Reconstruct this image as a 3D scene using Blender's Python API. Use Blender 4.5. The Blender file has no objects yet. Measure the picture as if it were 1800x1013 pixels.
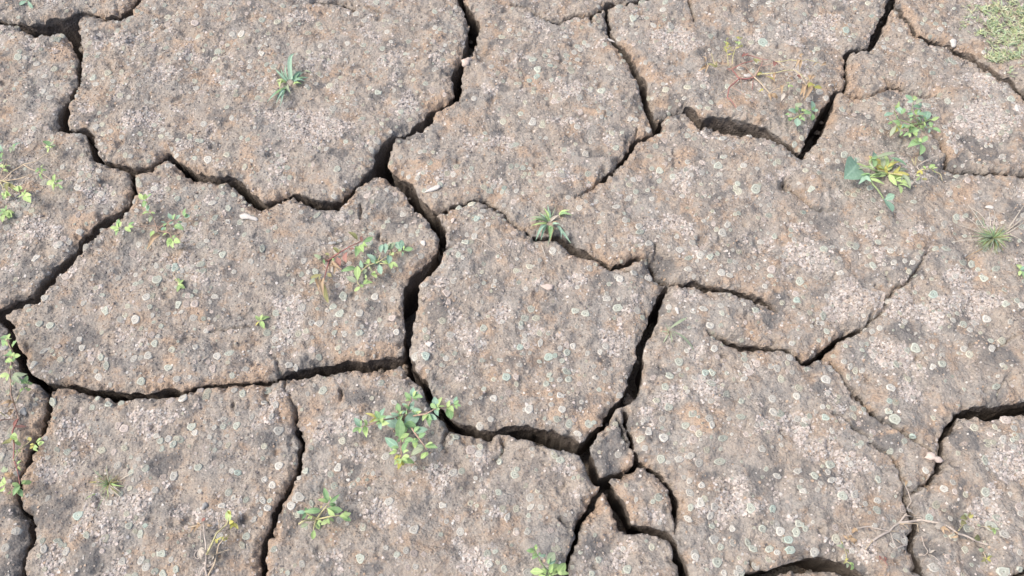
import bpy, math, random
import numpy as np
from mathutils import Vector, Matrix
random.seed(7)
RNG = np.random.default_rng(11)
scene = bpy.context.scene
col = scene.collection

# ------------------------------------------------------------------ camera
TILT = math.radians(28.0)            # from straight down
HFOV = math.radians(65.0)
FPX = 900.0 / math.tan(HFOV / 2)     # focal length in photo pixels
DIST = FPX / 1000.0                  # 1 photo pixel is 1 mm at the centre of the ground
CAMY, CAMZ = -DIST * math.sin(TILT), DIST * math.cos(TILT)
cam = bpy.data.cameras.new('camera')
cam.sensor_width = 36.0
cam.lens = 18.0 / math.tan(HFOV / 2)
cam.clip_start = 0.02
cam.clip_end = 200.0
camo = bpy.data.objects.new('camera', cam)
col.objects.link(camo)
camo.location = (0, CAMY, CAMZ)
camo.rotation_euler = (TILT, 0, 0)
scene.camera = camo

# ------------------------------------------------------------------ light
SUN_EL, SUN_AZ = math.radians(56), math.radians(262)   # azimuth clockwise from +Y; low left of the frame
w = bpy.data.worlds.new('World')
scene.world = w
w.use_nodes = True
nt = w.node_tree
nt.nodes.clear()
wo = nt.nodes.new('ShaderNodeOutputWorld')
bg = nt.nodes.new('ShaderNodeBackground')
sky = nt.nodes.new('ShaderNodeTexSky')
sky.sky_type = 'NISHITA'
sky.sun_disc = False
sky.sun_elevation = SUN_EL
sky.sun_rotation = SUN_AZ
sky.dust_density = 5.0
sky.air_density = 1.0
sky.ozone_density = 0.6
bg.inputs['Strength'].default_value = 0.15
nt.links.new(sky.outputs[0], bg.inputs[0])
nt.links.new(bg.outputs[0], wo.inputs[0])
sl = bpy.data.lights.new('sun', 'SUN')
sl.energy = 1.35
sl.angle = math.radians(22)
sl.color = (1.0, 0.97, 0.92)
so = bpy.data.objects.new('sun', sl)
col.objects.link(so)
so.rotation_euler = (math.radians(90) - SUN_EL, 0, -SUN_AZ + math.pi)
so.location = (-2, -1, 3)
scene.view_settings.view_transform = 'Standard'
scene.view_settings.look = 'None'
scene.view_settings.exposure = 0.66
scene.view_settings.gamma = 1.0
scene.view_settings.use_curve_mapping = False

# ------------------------------------------------------------------ photo pixel -> point on a level plane
CT, ST = math.cos(TILT), math.sin(TILT)
def gp(px, py, z=0.0):
    xc = (np.asarray(px, float) - 900.0) / FPX
    yc = (506.5 - np.asarray(py, float)) / FPX
    s = (CAMZ - z) / (CT - yc * ST)
    return s * xc, CAMY + s * (ST + yc * CT)

# ------------------------------------------------------------------ noise
def perlin(x, y, seed):
    r = np.random.default_rng(seed)
    perm = r.permutation(256); perm = np.concatenate([perm, perm])
    ang = r.random(256) * 2 * np.pi
    gx, gy = np.cos(ang), np.sin(ang)
    xi = np.floor(x).astype(int); yi = np.floor(y).astype(int)
    xf = x - xi; yf = y - yi
    xi &= 255; yi &= 255
    def g(ix, iy, dx, dy):
        h = perm[perm[ix & 255] + (iy & 255)]
        return gx[h] * dx + gy[h] * dy
    u = xf * xf * xf * (xf * (xf * 6 - 15) + 10)
    v = yf * yf * yf * (yf * (yf * 6 - 15) + 10)
    a = g(xi, yi, xf, yf); b = g(xi + 1, yi, xf - 1, yf)
    c = g(xi, yi + 1, xf, yf - 1); d = g(xi + 1, yi + 1, xf - 1, yf - 1)
    return ((a + u * (b - a)) + v * ((c + u * (d - c)) - (a + u * (b - a)))) * 1.4
def fbm(x, y, seed, o=3):
    t = 0; a = 1.0; n = 0
    for i in range(o):
        t = t + a * perlin(x * 2 ** i, y * 2 ** i, seed + i); n += a; a *= 0.5
    return t / n
def worley(x, y, seed):
    r = np.random.default_rng(seed)
    perm = r.permutation(1024); perm = np.concatenate([perm, perm])
    jx, jy, val = r.random(1024), r.random(1024), r.random(1024)
    xi = np.floor(x).astype(int); yi = np.floor(y).astype(int)
    f1 = np.full(x.shape, 9.0); f2 = np.full(x.shape, 9.0); cv = np.zeros(x.shape)
    for ox in (-1, 0, 1):
        for oy in (-1, 0, 1):
            h = perm[perm[(xi + ox) & 1023] + ((yi + oy) & 1023)]
            dd = (xi + ox + jx[h] - x) ** 2 + (yi + oy + jy[h] - y) ** 2
            near = dd < f1
            f2 = np.where(near, f1, np.minimum(f2, dd))
            cv = np.where(near, val[h], cv)
            f1 = np.where(near, dd, f1)
    return np.sqrt(f1), np.sqrt(f2), cv
def sstep(a, b, x):
    t = np.clip((x - a) / (b - a), 0, 1)
    return t * t * (3 - 2 * t)

# ------------------------------------------------------------------ crack network, traced in photo pixels (x, y, gap)
TILES = {c: (450 * (i % 4), (0, 340, 673)[i // 4]) for i, c in enumerate('ABCDEFGHIJKL')}
TS = 450 / 1341.0
def T(c, *p):
    ox, oy = TILES[c]
    return [(ox + a * TS, oy + b * TS, ww * TS) for a, b, ww in p]
CR = [
 [(-150, 60, 7), (-60, 22, 6)] + T('A', (0,97,14),(60,112,18),(130,135,28),(200,148,52),(260,128,70),(330,122,72),(352,135,60)),
 [(250,-140,9),(230,-100,9),(250,-40,9)] + T('A', (735,-20,24),(700,20,28),(660,68,30),(600,88,22),(530,85,15),(460,65,20),(410,48,30),(380,85,50),(350,135,60)),
 T('A', (350,130,60),(385,200,52),(410,280,32),(408,350,26),(400,430,28),(385,475,20),(350,530,36),(325,600,50),(318,655,50),(345,688,18),(385,688,10),(440,682,30),(465,708,44),(480,760,38),(505,830,30),(545,860,16),(600,862,15),(640,872,24),(700,890,28),(770,878,20),(810,850,12),(850,820,12),(890,805,20),(930,850,30),(980,895,36),(1050,920,36),(1120,935,22),(1200,932,30),(1240,955,44),(1290,1005,44)) + T('E', (1341,32,40)) + T('F', (0,45,30),(50,45,26),(100,30,15),(140,10,13),(200,5,20),(260,30,34),(320,50,36),(380,52,32),(440,40,22),(480,5,15)) + T('B', (530,960,15),(580,920,18),(620,890,44),(650,880,56)),
 T('A', (698,892,16),(696,950,20)) + T('E', (690,0,20),(672,60,24),(635,100,34),(540,140,36),(480,190,36),(430,245,38),(370,310,40),(300,390,38),(230,465,40),(180,530,42),(120,555,40),(60,580,40),(0,615,44)) + [(-40,570,13),(-120,590,12)],
 T('E', (-20,610,40),(0,640,38),(30,690,36),(60,750,40),(90,835,44),(120,920,44),(150,965,30),(200,985,22),(245,1005,28)) + T('I', (330,15,20),(400,20,28),(480,38,38),(560,53,42),(640,60,40),(720,66,40),(800,62,36),(880,55,38),(960,60,28),(1010,35,19),(1080,10,22),(1200,-2,26),(1341,-20,20)) + T('F', (60,975,15),(120,965,18),(160,952,36),(240,938,50),(320,920,56),(420,906,60),(520,896,60),(640,886,60),(740,870,55),(785,852,48)),
 T('I', (250,30,28),(247,100,26),(238,170,24),(215,235,22),(185,285,16),(125,400,20),(92,500,18),(75,600,20),(90,660,22),(140,690,22),(155,740,38),(150,800,34),(135,860,20),(115,920,16),(102,980,30),(100,1020,38)) + [(30,1060,12),(60,1130,12)],
 T('B', (640,880,56),(660,800,64),(690,745,46),(720,715,20),(770,705,16),(800,690,24),(850,660,30),(890,620,34),(915,580,24),(940,552,14),(1000,540,10),(1045,510,28),(1050,450,44),(1052,400,48),(1072,360,38),(1087,320,20),(1100,270,42),(1130,200,52),(1145,130,48),(1120,70,46),(1090,20,32),(1075,-20,26)) + [(800,-50,10),(830,-110,10)],
 T('B', (650,880,54),(700,910,40),(740,935,48),(780,960,56),(820,1010,58)) + T('F', (850,50,52),(900,100,48),(940,150,42),(968,190,38),(980,240,36),(975,290,38),(940,350,54),(880,410,56),(830,445,66),(812,500,90),(808,560,88),(802,640,66),(797,720,42),(788,800,32),(785,850,46),(800,900,56),(830,950,48),(880,1005,40)) + T('J', (890,40,38),(930,110,44),(975,170,44),(1010,210,45),(1070,240,45),(1140,255,54),(1200,265,40),(1250,255,26),(1300,245,42),(1341,250,48)) + T('K', (60,260,58),(150,280,76),(240,290,82),(300,310,68),(340,340,58),(370,348,50),(390,400,50),(420,450,50),(450,500,50),(490,530,60),(520,580,60),(560,650,62),(590,720,64),(605,765,40),(650,765,32),(720,780,36),(790,790,36),(840,792,30),(860,850,38),(880,910,42),(900,960,38),(915,1020,36)) + [(1225,1070,11),(1200,1150,10)],
 T('K', (370,348,50),(400,310,34),(440,250,34),(480,200,26),(520,150,24),(560,120,34),(600,90,46),(625,60,66),(640,0,70)) + T('G', (640,970,84),(650,920,58),(670,880,40),(680,800,40),(705,740,48),(740,660,48),(770,580,42),(790,520,30),(810,480,20),(822,458,16),(860,465,16),(930,465,20),(1000,485,34),(1080,500,36),(1140,512,30),(1200,520,30),(1270,545,34),(1341,575,20)) + [(1366,544,3)],
 T('G', (720,330,8),(670,330,16),(620,345,20),(560,370,18),(510,378,16),(460,345,24),(410,320,36),(350,295,40),(290,255,38),(240,230,30),(180,225,22),(130,215,17),(60,190,14),(0,150,15)) + T('F', (1290,80,16),(1230,55,16),(1200,35,14),(1150,40,13),(1080,50,13),(1000,65,14),(940,95,18),(915,110,20)),
 T('G', (560,385,9),(620,402,7)), T('G', (752,255,5),(758,285,7),(752,325,6)),
 [(1300,-60,6)] + T('C', (640,0,14),(540,10,20),(500,25,18),(505,100,19),(510,170,21),(540,215,26),(590,260,34),(640,320,36),(675,390,36),(700,470,34),(720,550,36),(740,620,42),(755,670,34),(752,688,14),(740,692,14),(680,715,18),(640,745,24),(610,790,24),(570,845,19),(540,890,18),(490,930,16),(440,962,8),(390,1005,4)),
 T('C', (905,550,12),(925,562,30),(960,600,50),(1000,640,45),(1060,645,58),(1130,655,60),(1200,665,60),(1270,675,50),(1341,690,42)) + T('D', (60,735,26),(120,765,22),(180,802,24),(220,740,48),(260,680,58),(300,610,50),(325,540,40),(345,490,24),(365,468,16),(400,465,14),(412,420,15),(412,350,17),(410,290,24),(430,270,14),(500,255,14),(540,245,20),(570,190,36),(600,120,36),(640,40,36),(665,-10,36)) + [(1590,-40,11),(1640,-120,10)],
 T('D', (405,470,13),(412,488,10),(450,490,10),(520,495,9),(590,485,6)),
 T('C', (0,15,6),(80,40,8),(150,65,9),(230,100,12),(280,85,14),(340,72,14),(420,85,12),(450,45,14),(495,25,16)), T('C', (420,85,9),(425,135,5)), T('C', (940,-10,10),(945,60,8),(965,110,5)),
 T('D', (655,20,14),(700,52,15),(740,105,15),(790,170,14),(840,195,15),(900,210,14),(950,230,15),(1000,255,18),(1060,270,24),(1100,310,32),(1150,360,28),(1210,400,30),(1280,430,22),(1300,475,36),(1341,500,40)) + [(1860,190,12),(1960,180,11)],
 T('D', (610,425,8),(640,438,12),(690,445,12),(760,470,11),(830,490,10),(920,495,5)),
 T('D', (850,690,8),(900,730,12),(940,810,12),(955,860,12),(1000,880,14),(1080,890,14),(1180,905,14),(1260,912,12),(1341,912,13)) + [(1860,320,8),(1940,420,8)],
 T('D', (100,915,9),(115,965,12),(160,1005,11)) + T('H', (220,40,8),(265,80,6),(350,90,4)),
 T('A', (-10,0,0))[:0] + T('B', (310,10,20),(360,12,16),(420,5,14),(470,25,14),(520,45,9)), T('B', (540,18,5),(600,40,6),(650,65,6)),
 T('G', (1020,725,6),(1080,750,16),(1150,775,22),(1220,790,24),(1341,800,26)) + T('H', (60,805,18),(120,820,15),(170,855,17),(190,885,24),(240,870,22),(300,840,22),(360,785,28),(420,735,26),(480,695,22),(530,670,16),(550,635,13),(600,630,9),(615,600,12),(630,550,12),(660,500,11),(720,460,11),(770,420,10),(810,340,8),(870,290,6)),
 T('H', (300,850,9),(340,880,13),(380,930,13),(420,990,12)) + T('L', (480,60,14),(540,140,14),(600,190,14),(680,240,12),(760,290,11),(820,340,9),(860,370,7)),
 T('L', (340,155,7),(400,180,10),(430,220,10),(520,290,9),(600,350,9),(650,385,11),(690,430,12),(700,480,13),(725,560,15),(742,600,18),(755,640,20),(775,690,24),(795,740,30),(772,800,30),(765,860,30),(790,930,28),(815,1010,24)) + [(1640,1080,9),(1620,1150,9)],
 T('L', (730,570,14),(760,572,14),(800,540,17),(860,500,26),(900,450,26),(915,380,24),(930,310,26),(955,250,30),(985,200,24),(988,165,20),(1040,150,30),(1120,150,52),(1200,145,70),(1280,138,58),(1341,135,54)) + [(1870,700,15),(1980,720,13)],
 [(1225,1070,9),(1290,1040,10)] + T('K', (1230,1012,22),(1341,990,38)) + T('L', (100,972,46),(200,960,60),(290,945,68),(380,960,55),(450,985,44),(500,1010,22)) + [(1545,1040,8),(1640,1080,8)],
 T('K', (590,140,18),(600,200,18),(625,260,19),(635,340,20),(655,412,19),(680,430,18),(740,455,21),(790,490,24),(830,560,28),(855,630,28),(870,700,18),(876,775,8)),
 T('K', (560,190,9),(590,240,14),(600,310,11)), T('K', (490,505,32),(540,478,22),(580,482,19),(625,440,18),(655,415,18)),
 T('K', (490,545,20),(445,582,20),(410,640,20),(395,680,20),(350,740,19),(330,800,18),(305,870,20),(295,960,21),(290,1013,22)) + [(995,1080,7),(1010,1150,7)],
 T('K', (255,710,9),(275,740,6),(340,738,6)),
 T('F', (60,825,5),(100,870,6),(132,950,11)),
 T('F', (130,955,8)) + T('J', (170,50,7),(195,120,9),(205,180,18),(215,240,22),(222,310,22),(222,400,26),(210,470,26),(180,530,24),(150,590,28),(110,640,26),(90,720,26),(75,790,26),(45,860,28),(30,930,28),(20,1013,30)) + [(455,1060,10),(440,1130,10)],
 T('J', (435,30,10),(450,85,6)), T('J', (1000,240,10),(980,290,10),(985,350,5)), T('J', (1290,280,8),(1295,330,8),(1270,400,5)),
 T('F', (630,195,8),(650,230,7),(690,240,4)), T('F', (540,45,8),(545,110,8)), T('C', (645,675,6),(650,720,6)),
 T('E', (1080,720,4),(1150,715,6),(1210,695,6),(1300,680,4)), T('L', (1245,-20,4),(1200,60,4)),
 T('H', (750,895,5),(800,845,6)), T('H', (1200,830,4),(1260,780,6),(1320,730,4)), T('H', (615,410,5),(630,460,5)),
 T('K', (1060,560,4),(1130,565,6),(1190,550,4)), T('K', (1255,940,9),(1275,975,7)), T('I', (1215,100,6),(1225,140,5)), T('J', (40,40,5),(70,110,6)),
 T('C', (765,690,14),(778,660,15),(782,605,16),(830,580,13),(880,572,13),(925,565,20)),
 T('G', (720,330,12),(745,368,14),(770,412,14),(822,458,15)),
 T('C', (440,962,9),(390,1005,8),(330,1040,5)), T('F', (1190,90,4),(1230,60,9)), T('D', (590,485,6),(640,440,8)),
 # the network goes on outside the frame
 [(-150,60,9),(-165,300,9),(-120,590,9),(-150,820,9),(-60,1010,9),(60,1130,9)],
 [(1960,180,9),(1940,420,9),(1980,720,9),(1900,960,9),(1640,1080,9)],
 [(-20,-150,9),(250,-140,9),(540,-160,9),(830,-110,9),(1250,-150,9),(1640,-120,9),(1850,-60,9),(1960,180,9)],
]

# ------------------------------------------------------------------ ground grid
HS = 0.0022
GX0, GX1, GY0, GY1 = -1.27, 1.27, -0.57, 0.82
xs = np.arange(GX0, GX1, HS); ys = np.arange(GY0, GY1, HS)
X, Y = np.meshgrid(xs, ys)          # rows are y
NY, NX = X.shape
WX = X + 0.0050 * perlin(X / 0.045, Y / 0.045, 1) + 0.0034 * perlin(X / 0.015, Y / 0.015, 2) + 0.0026 * perlin(X / 0.007, Y / 0.007, 3)
WY = Y + 0.0050 * perlin(X / 0.045, Y / 0.045, 4) + 0.0034 * perlin(X / 0.015, Y / 0.015, 5) + 0.0026 * perlin(X / 0.007, Y / 0.007, 6)
DMAX = 0.09
D = np.full(X.shape, DMAX)           # signed distance to the nearest gap edge
GR = np.zeros(X.shape)               # hairline grooves
for line in CR:
    for (ax, ay, aw), (bx, by, bw) in zip(line[:-1], line[1:]):
        A = np.array(gp(ax, ay)); B = np.array(gp(bx, by))
        L = math.hypot(bx - ax, by - ay) + 1e-9
        nx, ny = -(by - ay) / L, (bx - ax) / L
        def wide(px, py, pw):
            a = np.array(gp(px - nx * pw / 2, py - ny * pw / 2)); b = np.array(gp(px + nx * pw / 2, py + ny * pw / 2))
            return float(np.hypot(*(a - b)))
        wa, wb = wide(ax, ay, aw), wide(bx, by, bw)
        i0 = max(0, int((min(A[1], B[1]) - GY0 - 0.12) / HS)); i1 = min(NY, int((max(A[1], B[1]) - GY0 + 0.12) / HS))
        j0 = max(0, int((min(A[0], B[0]) - GX0 - 0.12) / HS)); j1 = min(NX, int((max(A[0], B[0]) - GX0 + 0.12) / HS))
        if i1 <= i0 or j1 <= j0: continue
        sx, sy = WX[i0:i1, j0:j1] - A[0], WY[i0:i1, j0:j1] - A[1]
        ex, ey = B - A
        tt = np.clip((sx * ex + sy * ey) / (ex * ex + ey * ey + 1e-12), 0, 1)
        dist = np.hypot(sx - tt * ex, sy - tt * ey)
        ww = (wa + (wb - wa) * tt) * 1.1
        f = np.where(ww > 0.0052, dist - ww / 2, DMAX)
        D[i0:i1, j0:j1] = np.minimum(D[i0:i1, j0:j1], f)
        g = np.clip((ww * 0.32 + 0.0024 - dist) / 0.0024, 0, 1) * np.clip(ww / 0.0036, 0.3, 1.6)
        GR[i0:i1, j0:j1] = np.maximum(GR[i0:i1, j0:j1], g)

# plates = connected pieces of D > 0 (runs joined by union-find)
par = [0]
def find(a):
    while par[a] != a:
        par[a] = par[par[a]]; a = par[a]
    return a
LAB = np.zeros(X.shape, int)
prev = []
solid = D > 0
for i in range(NY):
    row = np.concatenate([[0], solid[i].astype(np.int8), [0]])
    df = np.diff(row)
    runs = []
    for s, e in zip(np.where(df == 1)[0], np.where(df == -1)[0]):
        k = 0
        for (ps, pe, pk) in prev:
            if ps < e and pe > s:
                r = find(pk)
                if k == 0: k = r
                elif r != k:
                    par[max(r, k)] = min(r, k); k = min(r, k)
        if k == 0:
            k = len(par); par.append(k)
        runs.append((s, e, k)); LAB[i, s:e] = k
    prev = runs
roots = np.array([find(a) for a in range(len(par))])
LAB = roots[LAB]
cnt = np.bincount(LAB.ravel(), minlength=len(par))
small = np.where(cnt < 160)[0]
LAB[np.isin(LAB, small)] = 0
plates = [int(k) for k in np.unique(LAB) if k > 0]

# ------------------------------------------------------------------ lichen rosettes: (tile x, tile y, diameter, tint)
LT = {
'A': '95,300,36,g 233,398,28,w 515,278,26,w 570,388,40,y 640,380,34,y 490,410,36,g 598,465,26,w 1268,185,36,w 1082,50,26,w 1215,398,28,w 1165,435,30,g 540,660,30,y 545,705,28,y 535,765,26,w 1090,840,40,w 1020,830,28,g 1195,820,32,y 885,865,36,w 412,710,28,w 412,990,32,w 432,915,28,g 685,525,28,w 185,685,26,g 148,740,28,w 930,920,26,y 1285,880,34,y 880,132,30,p 1022,125,36,p 665,153,28,w 455,163,24,w',
'B': '1290,195,34,y 993,175,26,w 35,295,32,w 182,112,30,w 340,247,28,w 267,462,24,w 185,587,28,w 558,622,30,g 375,797,28,w 550,838,26,w 430,900,32,g 610,705,32,y 845,930,26,w 910,860,30,g 965,970,34,g 735,125,28,y 568,108,32,w 117,122,38,y 640,490,34,g 665,268,30,g 740,375,26,w 1265,385,32,y 1328,155,28,w 25,250,22,w 1140,520,28,w 125,893,26,g 490,858,30,w 755,818,30,w 1300,985,28,t',
'C': '108,310,36,g 40,178,28,w 135,368,44,g 131,400,32,t 92,420,28,t 200,347,28,t 325,265,32,w 410,473,28,w 620,627,34,w 545,783,34,g 108,643,44,w 382,567,30,w 387,805,34,w 470,475,36,g 920,457,38,y 632,105,38,g 800,20,34,g 830,138,40,w 1252,105,32,w 1285,172,26,w 1080,867,38,g 735,878,28,g 775,893,34,g 842,925,32,g 775,940,30,g 908,895,28,g 1105,728,40,w 1143,758,32,w 1182,963,30,g 1278,992,48,g 152,908,26,g 213,877,26,w 520,350,30,w 1312,228,44,t 1000,458,30,g',
'D': '408,162,34,t 548,78,28,t 697,148,32,w 615,237,30,w 777,313,28,w 845,322,28,w 858,387,34,g 835,550,46,g 905,152,32,w 1025,525,28,w 945,525,34,g 1265,530,36,g 970,310,48,g 490,95,28,w 403,803,46,g 315,833,32,w 297,778,24,w 370,838,28,w 145,242,26,w 65,165,24,w 125,167,32,w 815,355,30,w 880,68,26,g 230,985,36,g 270,903,28,g 535,985,36,g',
'E': '264,327,34,w 235,547,36,w 608,435,32,w 335,430,40,p 820,447,44,g 915,385,44,t 930,578,38,g 985,537,32,p 1022,575,42,p 865,317,32,p 1275,208,30,g 1315,358,32,w 1130,303,32,g 1167,320,36,g 1110,42,38,w 1192,70,38,g 928,27,32,g 552,615,44,g 530,857,40,g 556,900,44,g 182,333,42,w 262,690,38,g 207,680,36,g 230,828,36,w 815,792,34,g 882,912,36,g 1025,805,34,w 785,857,40,w 745,990,46,g 180,900,40,w 712,665,42,w 770,547,36,w 1080,243,28,w 1222,405,26,w 475,865,36,p 1113,915,40,p 1135,850,36,w 305,803,34,p 717,250,30,w',
'F': '317,113,34,g 235,98,26,w 33,290,40,g 34,335,30,w 437,622,40,g 715,550,32,w 712,648,34,p 455,530,52,g 308,403,40,g 622,530,40,w 330,673,36,w 735,725,34,w 1098,262,36,g 1145,228,38,w 1130,55,38,y 1155,143,34,t 885,488,40,w 1190,715,40,g 1000,530,42,p 905,547,30,p 1010,577,34,p 1312,965,38,t 890,860,40,t 170,895,36,w 205,905,34,w 232,412,32,g 545,735,36,g 1105,215,30,w 590,156,24,w 718,402,28,w 1085,348,26,w 415,682,30,w 148,710,40,w 495,95,28,y 545,630,36,w 400,585,34,g 570,105,30,w 1300,58,28,w 1190,95,32,w 290,750,26,w 173,768,32,w',
'G': '668,208,42,g 665,178,36,w 545,72,38,w 592,145,32,w 538,273,30,w 452,277,30,w 617,232,32,p 715,268,34,w 925,335,38,g 1038,333,38,g 638,420,36,w 680,430,28,w 565,453,36,w 757,457,30,w 555,597,46,g 497,547,40,w 333,610,40,g 385,625,36,g 1003,605,42,w 1037,692,36,w 1275,612,34,g 1100,630,30,g 770,658,36,g 47,685,34,g 47,705,30,w 67,745,30,w 67,772,30,w 40,807,36,t 290,830,36,g 192,857,40,t 225,852,30,t 288,930,46,g 298,967,38,g 195,950,34,g 180,995,36,g 340,692,28,w 873,880,46,g 740,962,38,p 825,955,40,g 1057,817,34,w 1012,943,34,t 1048,940,38,g 955,973,36,w 1043,997,42,w 1215,975,36,w 1235,907,28,w 462,830,30,w 217,305,30,w 1105,205,40,w 1130,165,34,w 320,797,34,w 440,960,30,w 148,782,40,w 1140,355,30,g 1075,315,28,g 1140,432,34,w',
'H': '547,380,36,g 862,533,40,t 932,293,42,g 993,117,42,g 1040,112,32,g 170,455,52,g 150,558,36,t 292,638,44,g 778,807,46,g 1137,437,44,g 1152,657,44,w 1235,588,40,g 1075,362,44,g 555,715,32,w 592,702,30,w 505,637,26,w 348,848,28,y 435,903,36,w 305,975,44,w 125,937,30,w 675,890,38,g 733,970,36,y 795,905,34,y 862,910,34,w 917,845,30,w 1265,677,30,w 1195,395,42,g 377,420,34,w 20,398,46,p 655,368,34,w 860,187,36,w 45,918,36,w 835,400,20,w 290,297,34,g 1230,918,28,y 255,440,28,w 1055,715,32,w 1315,595,32,w 525,780,28,g 495,785,30,w 910,895,36,g 760,50,30,g 190,90,28,t',
'I': '272,97,40,g 500,75,28,g 568,112,36,g 530,352,46,y 847,312,36,g 855,350,32,g 913,328,36,g 733,403,30,w 712,440,28,w 655,340,34,y 908,485,44,w 1195,575,32,w 1223,600,30,w 1162,643,34,w 675,745,38,g 730,790,38,g 757,747,28,t 300,827,36,g 345,883,40,w 237,872,38,w 228,828,30,g 1287,805,42,g 740,930,42,w 667,882,30,g 850,897,44,g 895,927,30,w 1240,225,36,g 1170,227,32,g 1003,228,40,g 1018,262,36,w 1127,235,30,w 1242,160,28,w 1320,178,32,w 1268,52,38,g 1225,37,34,w 1245,470,34,t 965,85,46,w 400,690,46,t 223,272,34,g 455,800,44,g 1042,445,36,g 650,240,40,p 620,225,36,p 568,628,38,w 638,935,38,w 1215,460,30,w 1120,305,28,w 1150,315,28,w 1100,285,26,w 853,1000,40,g 925,980,36,g 1270,850,38,y 330,928,28,w 1330,715,36,w',
'J': '350,40,40,g 40,100,38,w 105,118,36,w 1242,82,38,w 725,105,34,w 428,442,42,w 258,458,34,g 228,598,48,w 183,643,46,w 60,655,34,w 33,615,40,w 22,685,32,w 830,768,44,w 975,635,38,w 1030,465,40,w 118,247,44,w 1045,280,36,g 1220,955,38,w 1300,977,36,g 610,468,26,w 1150,492,26,w 1125,350,44,p 1275,405,36,g 545,920,44,g 120,430,46,w 85,535,40,w 1318,700,40,w 1255,885,30,g 223,497,28,w 695,620,44,w 290,632,34,g 85,180,34,w',
'K': '90,142,42,w 253,70,38,w 205,118,28,w 458,32,28,g 262,145,34,w 345,268,40,w 910,227,42,g 715,258,42,w 818,130,46,g 755,97,34,y 802,25,36,g 1197,105,38,g 1190,187,42,g 1038,235,40,w 1040,100,32,w 1100,298,48,g 1300,355,42,w 780,400,40,g 873,403,40,w 935,388,34,w 918,715,42,w 935,655,40,g 1245,660,44,g 1080,937,54,g 1237,835,40,g 1265,868,42,g 1310,767,36,g 1092,862,36,g 610,970,46,g 457,925,36,g 590,863,32,w 650,612,28,w 738,625,30,g 152,655,38,w 255,405,46,g 48,295,30,w 105,348,28,w 1057,820,44,w 1153,762,34,w 960,912,34,w 1195,977,38,w 1040,12,42,g 1085,415,52,g 930,518,28,w 990,540,36,w 1130,198,28,w 1275,230,30,w 1060,650,36,w 1037,700,42,w 80,780,38,w 420,1000,34,g 100,648,38,w 1048,752,36,g 985,632,46,w 1178,1000,36,w 1115,997,34,w 25,455,30,g 755,450,34,p 797,290,50,w 900,330,26,w',
'L': '27,155,42,w 155,187,40,w 217,175,32,g 145,75,34,w 662,192,50,g 508,137,30,g 630,100,30,t 630,152,36,g 300,183,34,t 642,358,28,g 760,283,34,t 567,163,36,t 328,430,50,g 1135,407,46,g 580,503,40,g 328,515,42,w 237,493,38,g 310,470,38,w 460,317,32,g 485,318,30,g 25,660,38,t 65,780,50,w 163,740,44,g 147,783,52,g 193,768,34,g 105,823,40,t 112,878,46,t 10,870,40,g 382,597,44,g 178,572,34,w 512,633,30,w 853,703,36,t 917,557,34,w 960,525,32,w 1228,992,54,g 1320,977,36,g 1140,572,42,g 1165,750,50,g 150,465,44,w 45,490,40,w 1198,20,42,g 640,30,40,w 448,588,36,w',
}
def cell(x, y):
    return (np.clip(((np.asarray(y) - GY0) / HS).round().astype(int), 0, NY - 1),
            np.clip(((np.asarray(x) - GX0) / HS).round().astype(int), 0, NX - 1))
LICH = []      # x, y, radius, tint, photo diameter, listed
for c, s in LT.items():
    for tok in s.split():
        a, b, dm, k = tok.split(',')
        px, py, dp = TILES[c][0] + float(a) * TS, TILES[c][1] + float(b) * TS, float(dm) * TS
        x, y = gp(px, py); x2, y2 = gp(px + dp, py)
        LICH.append((float(x), float(y), float(x2 - x) * 0.57, k, dp, 1))
VIEW = np.zeros(X.shape) + 0.12       # fewer crumbs where the ground runs out of the picture
yc_ = (Y - CAMY) * CT - CAMZ * ST; dp_ = (Y - CAMY) * ST + CAMZ * CT
VIEW[(np.abs(X) < dp_ * 0.66 + 0.06) & (np.abs(yc_) < dp_ * 0.39 + 0.05)] = 1.0
dens = fbm(X / 0.16, Y / 0.16, 31, 2)
occ = np.zeros(X.shape, bool)
def mark(x, y, r):
    i, j = cell(x, y); n = int(r / HS) + 1
    occ[max(0, i - n):i + n + 1, max(0, j - n):j + n + 1] = True
LICH = [l for l in LICH if LAB[cell(l[0], l[1])] > 0 and D[cell(l[0], l[1])] > 0.002]
for l in LICH: mark(*l[:3])
tries = 0; extra = 0
while extra < 4600 and tries < 90000:
    tries += 1
    x = random.uniform(GX0, GX1); y = random.uniform(GY0, GY1)
    c = cell(x, y)
    if LAB[c] == 0 or D[c] < 0.004 or random.random() > (0.6 + 1.1 * dens[c]) * VIEW[c]: continue
    r = random.choice((0.0022, 0.0028, 0.0034, 0.004, 0.0048, 0.0056, 0.007)) * random.uniform(0.8, 1.2)
    if occ[c]: 
        if random.random() < 0.55: continue
    LICH.append((x, y, r, random.choice('wwwwggpyyp'), 0, 0)); mark(x, y, r); extra += 1
MK = np.zeros(X.shape)
for (x, y, r, *_ ) in LICH:
    i, j = cell(x, y); n = int(r * 1.4 / HS) + 2
    a0, a1, b0, b1 = max(0, i - n), min(NY, i + n + 1), max(0, j - n), min(NX, j + n + 1)
    dd = np.hypot(X[a0:a1, b0:b1] - x, Y[a0:a1, b0:b1] - y)
    MK[a0:a1, b0:b1] = np.maximum(MK[a0:a1, b0:b1], 1 - sstep(r * 1.0, r * 1.4 + 0.002, dd))

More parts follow.
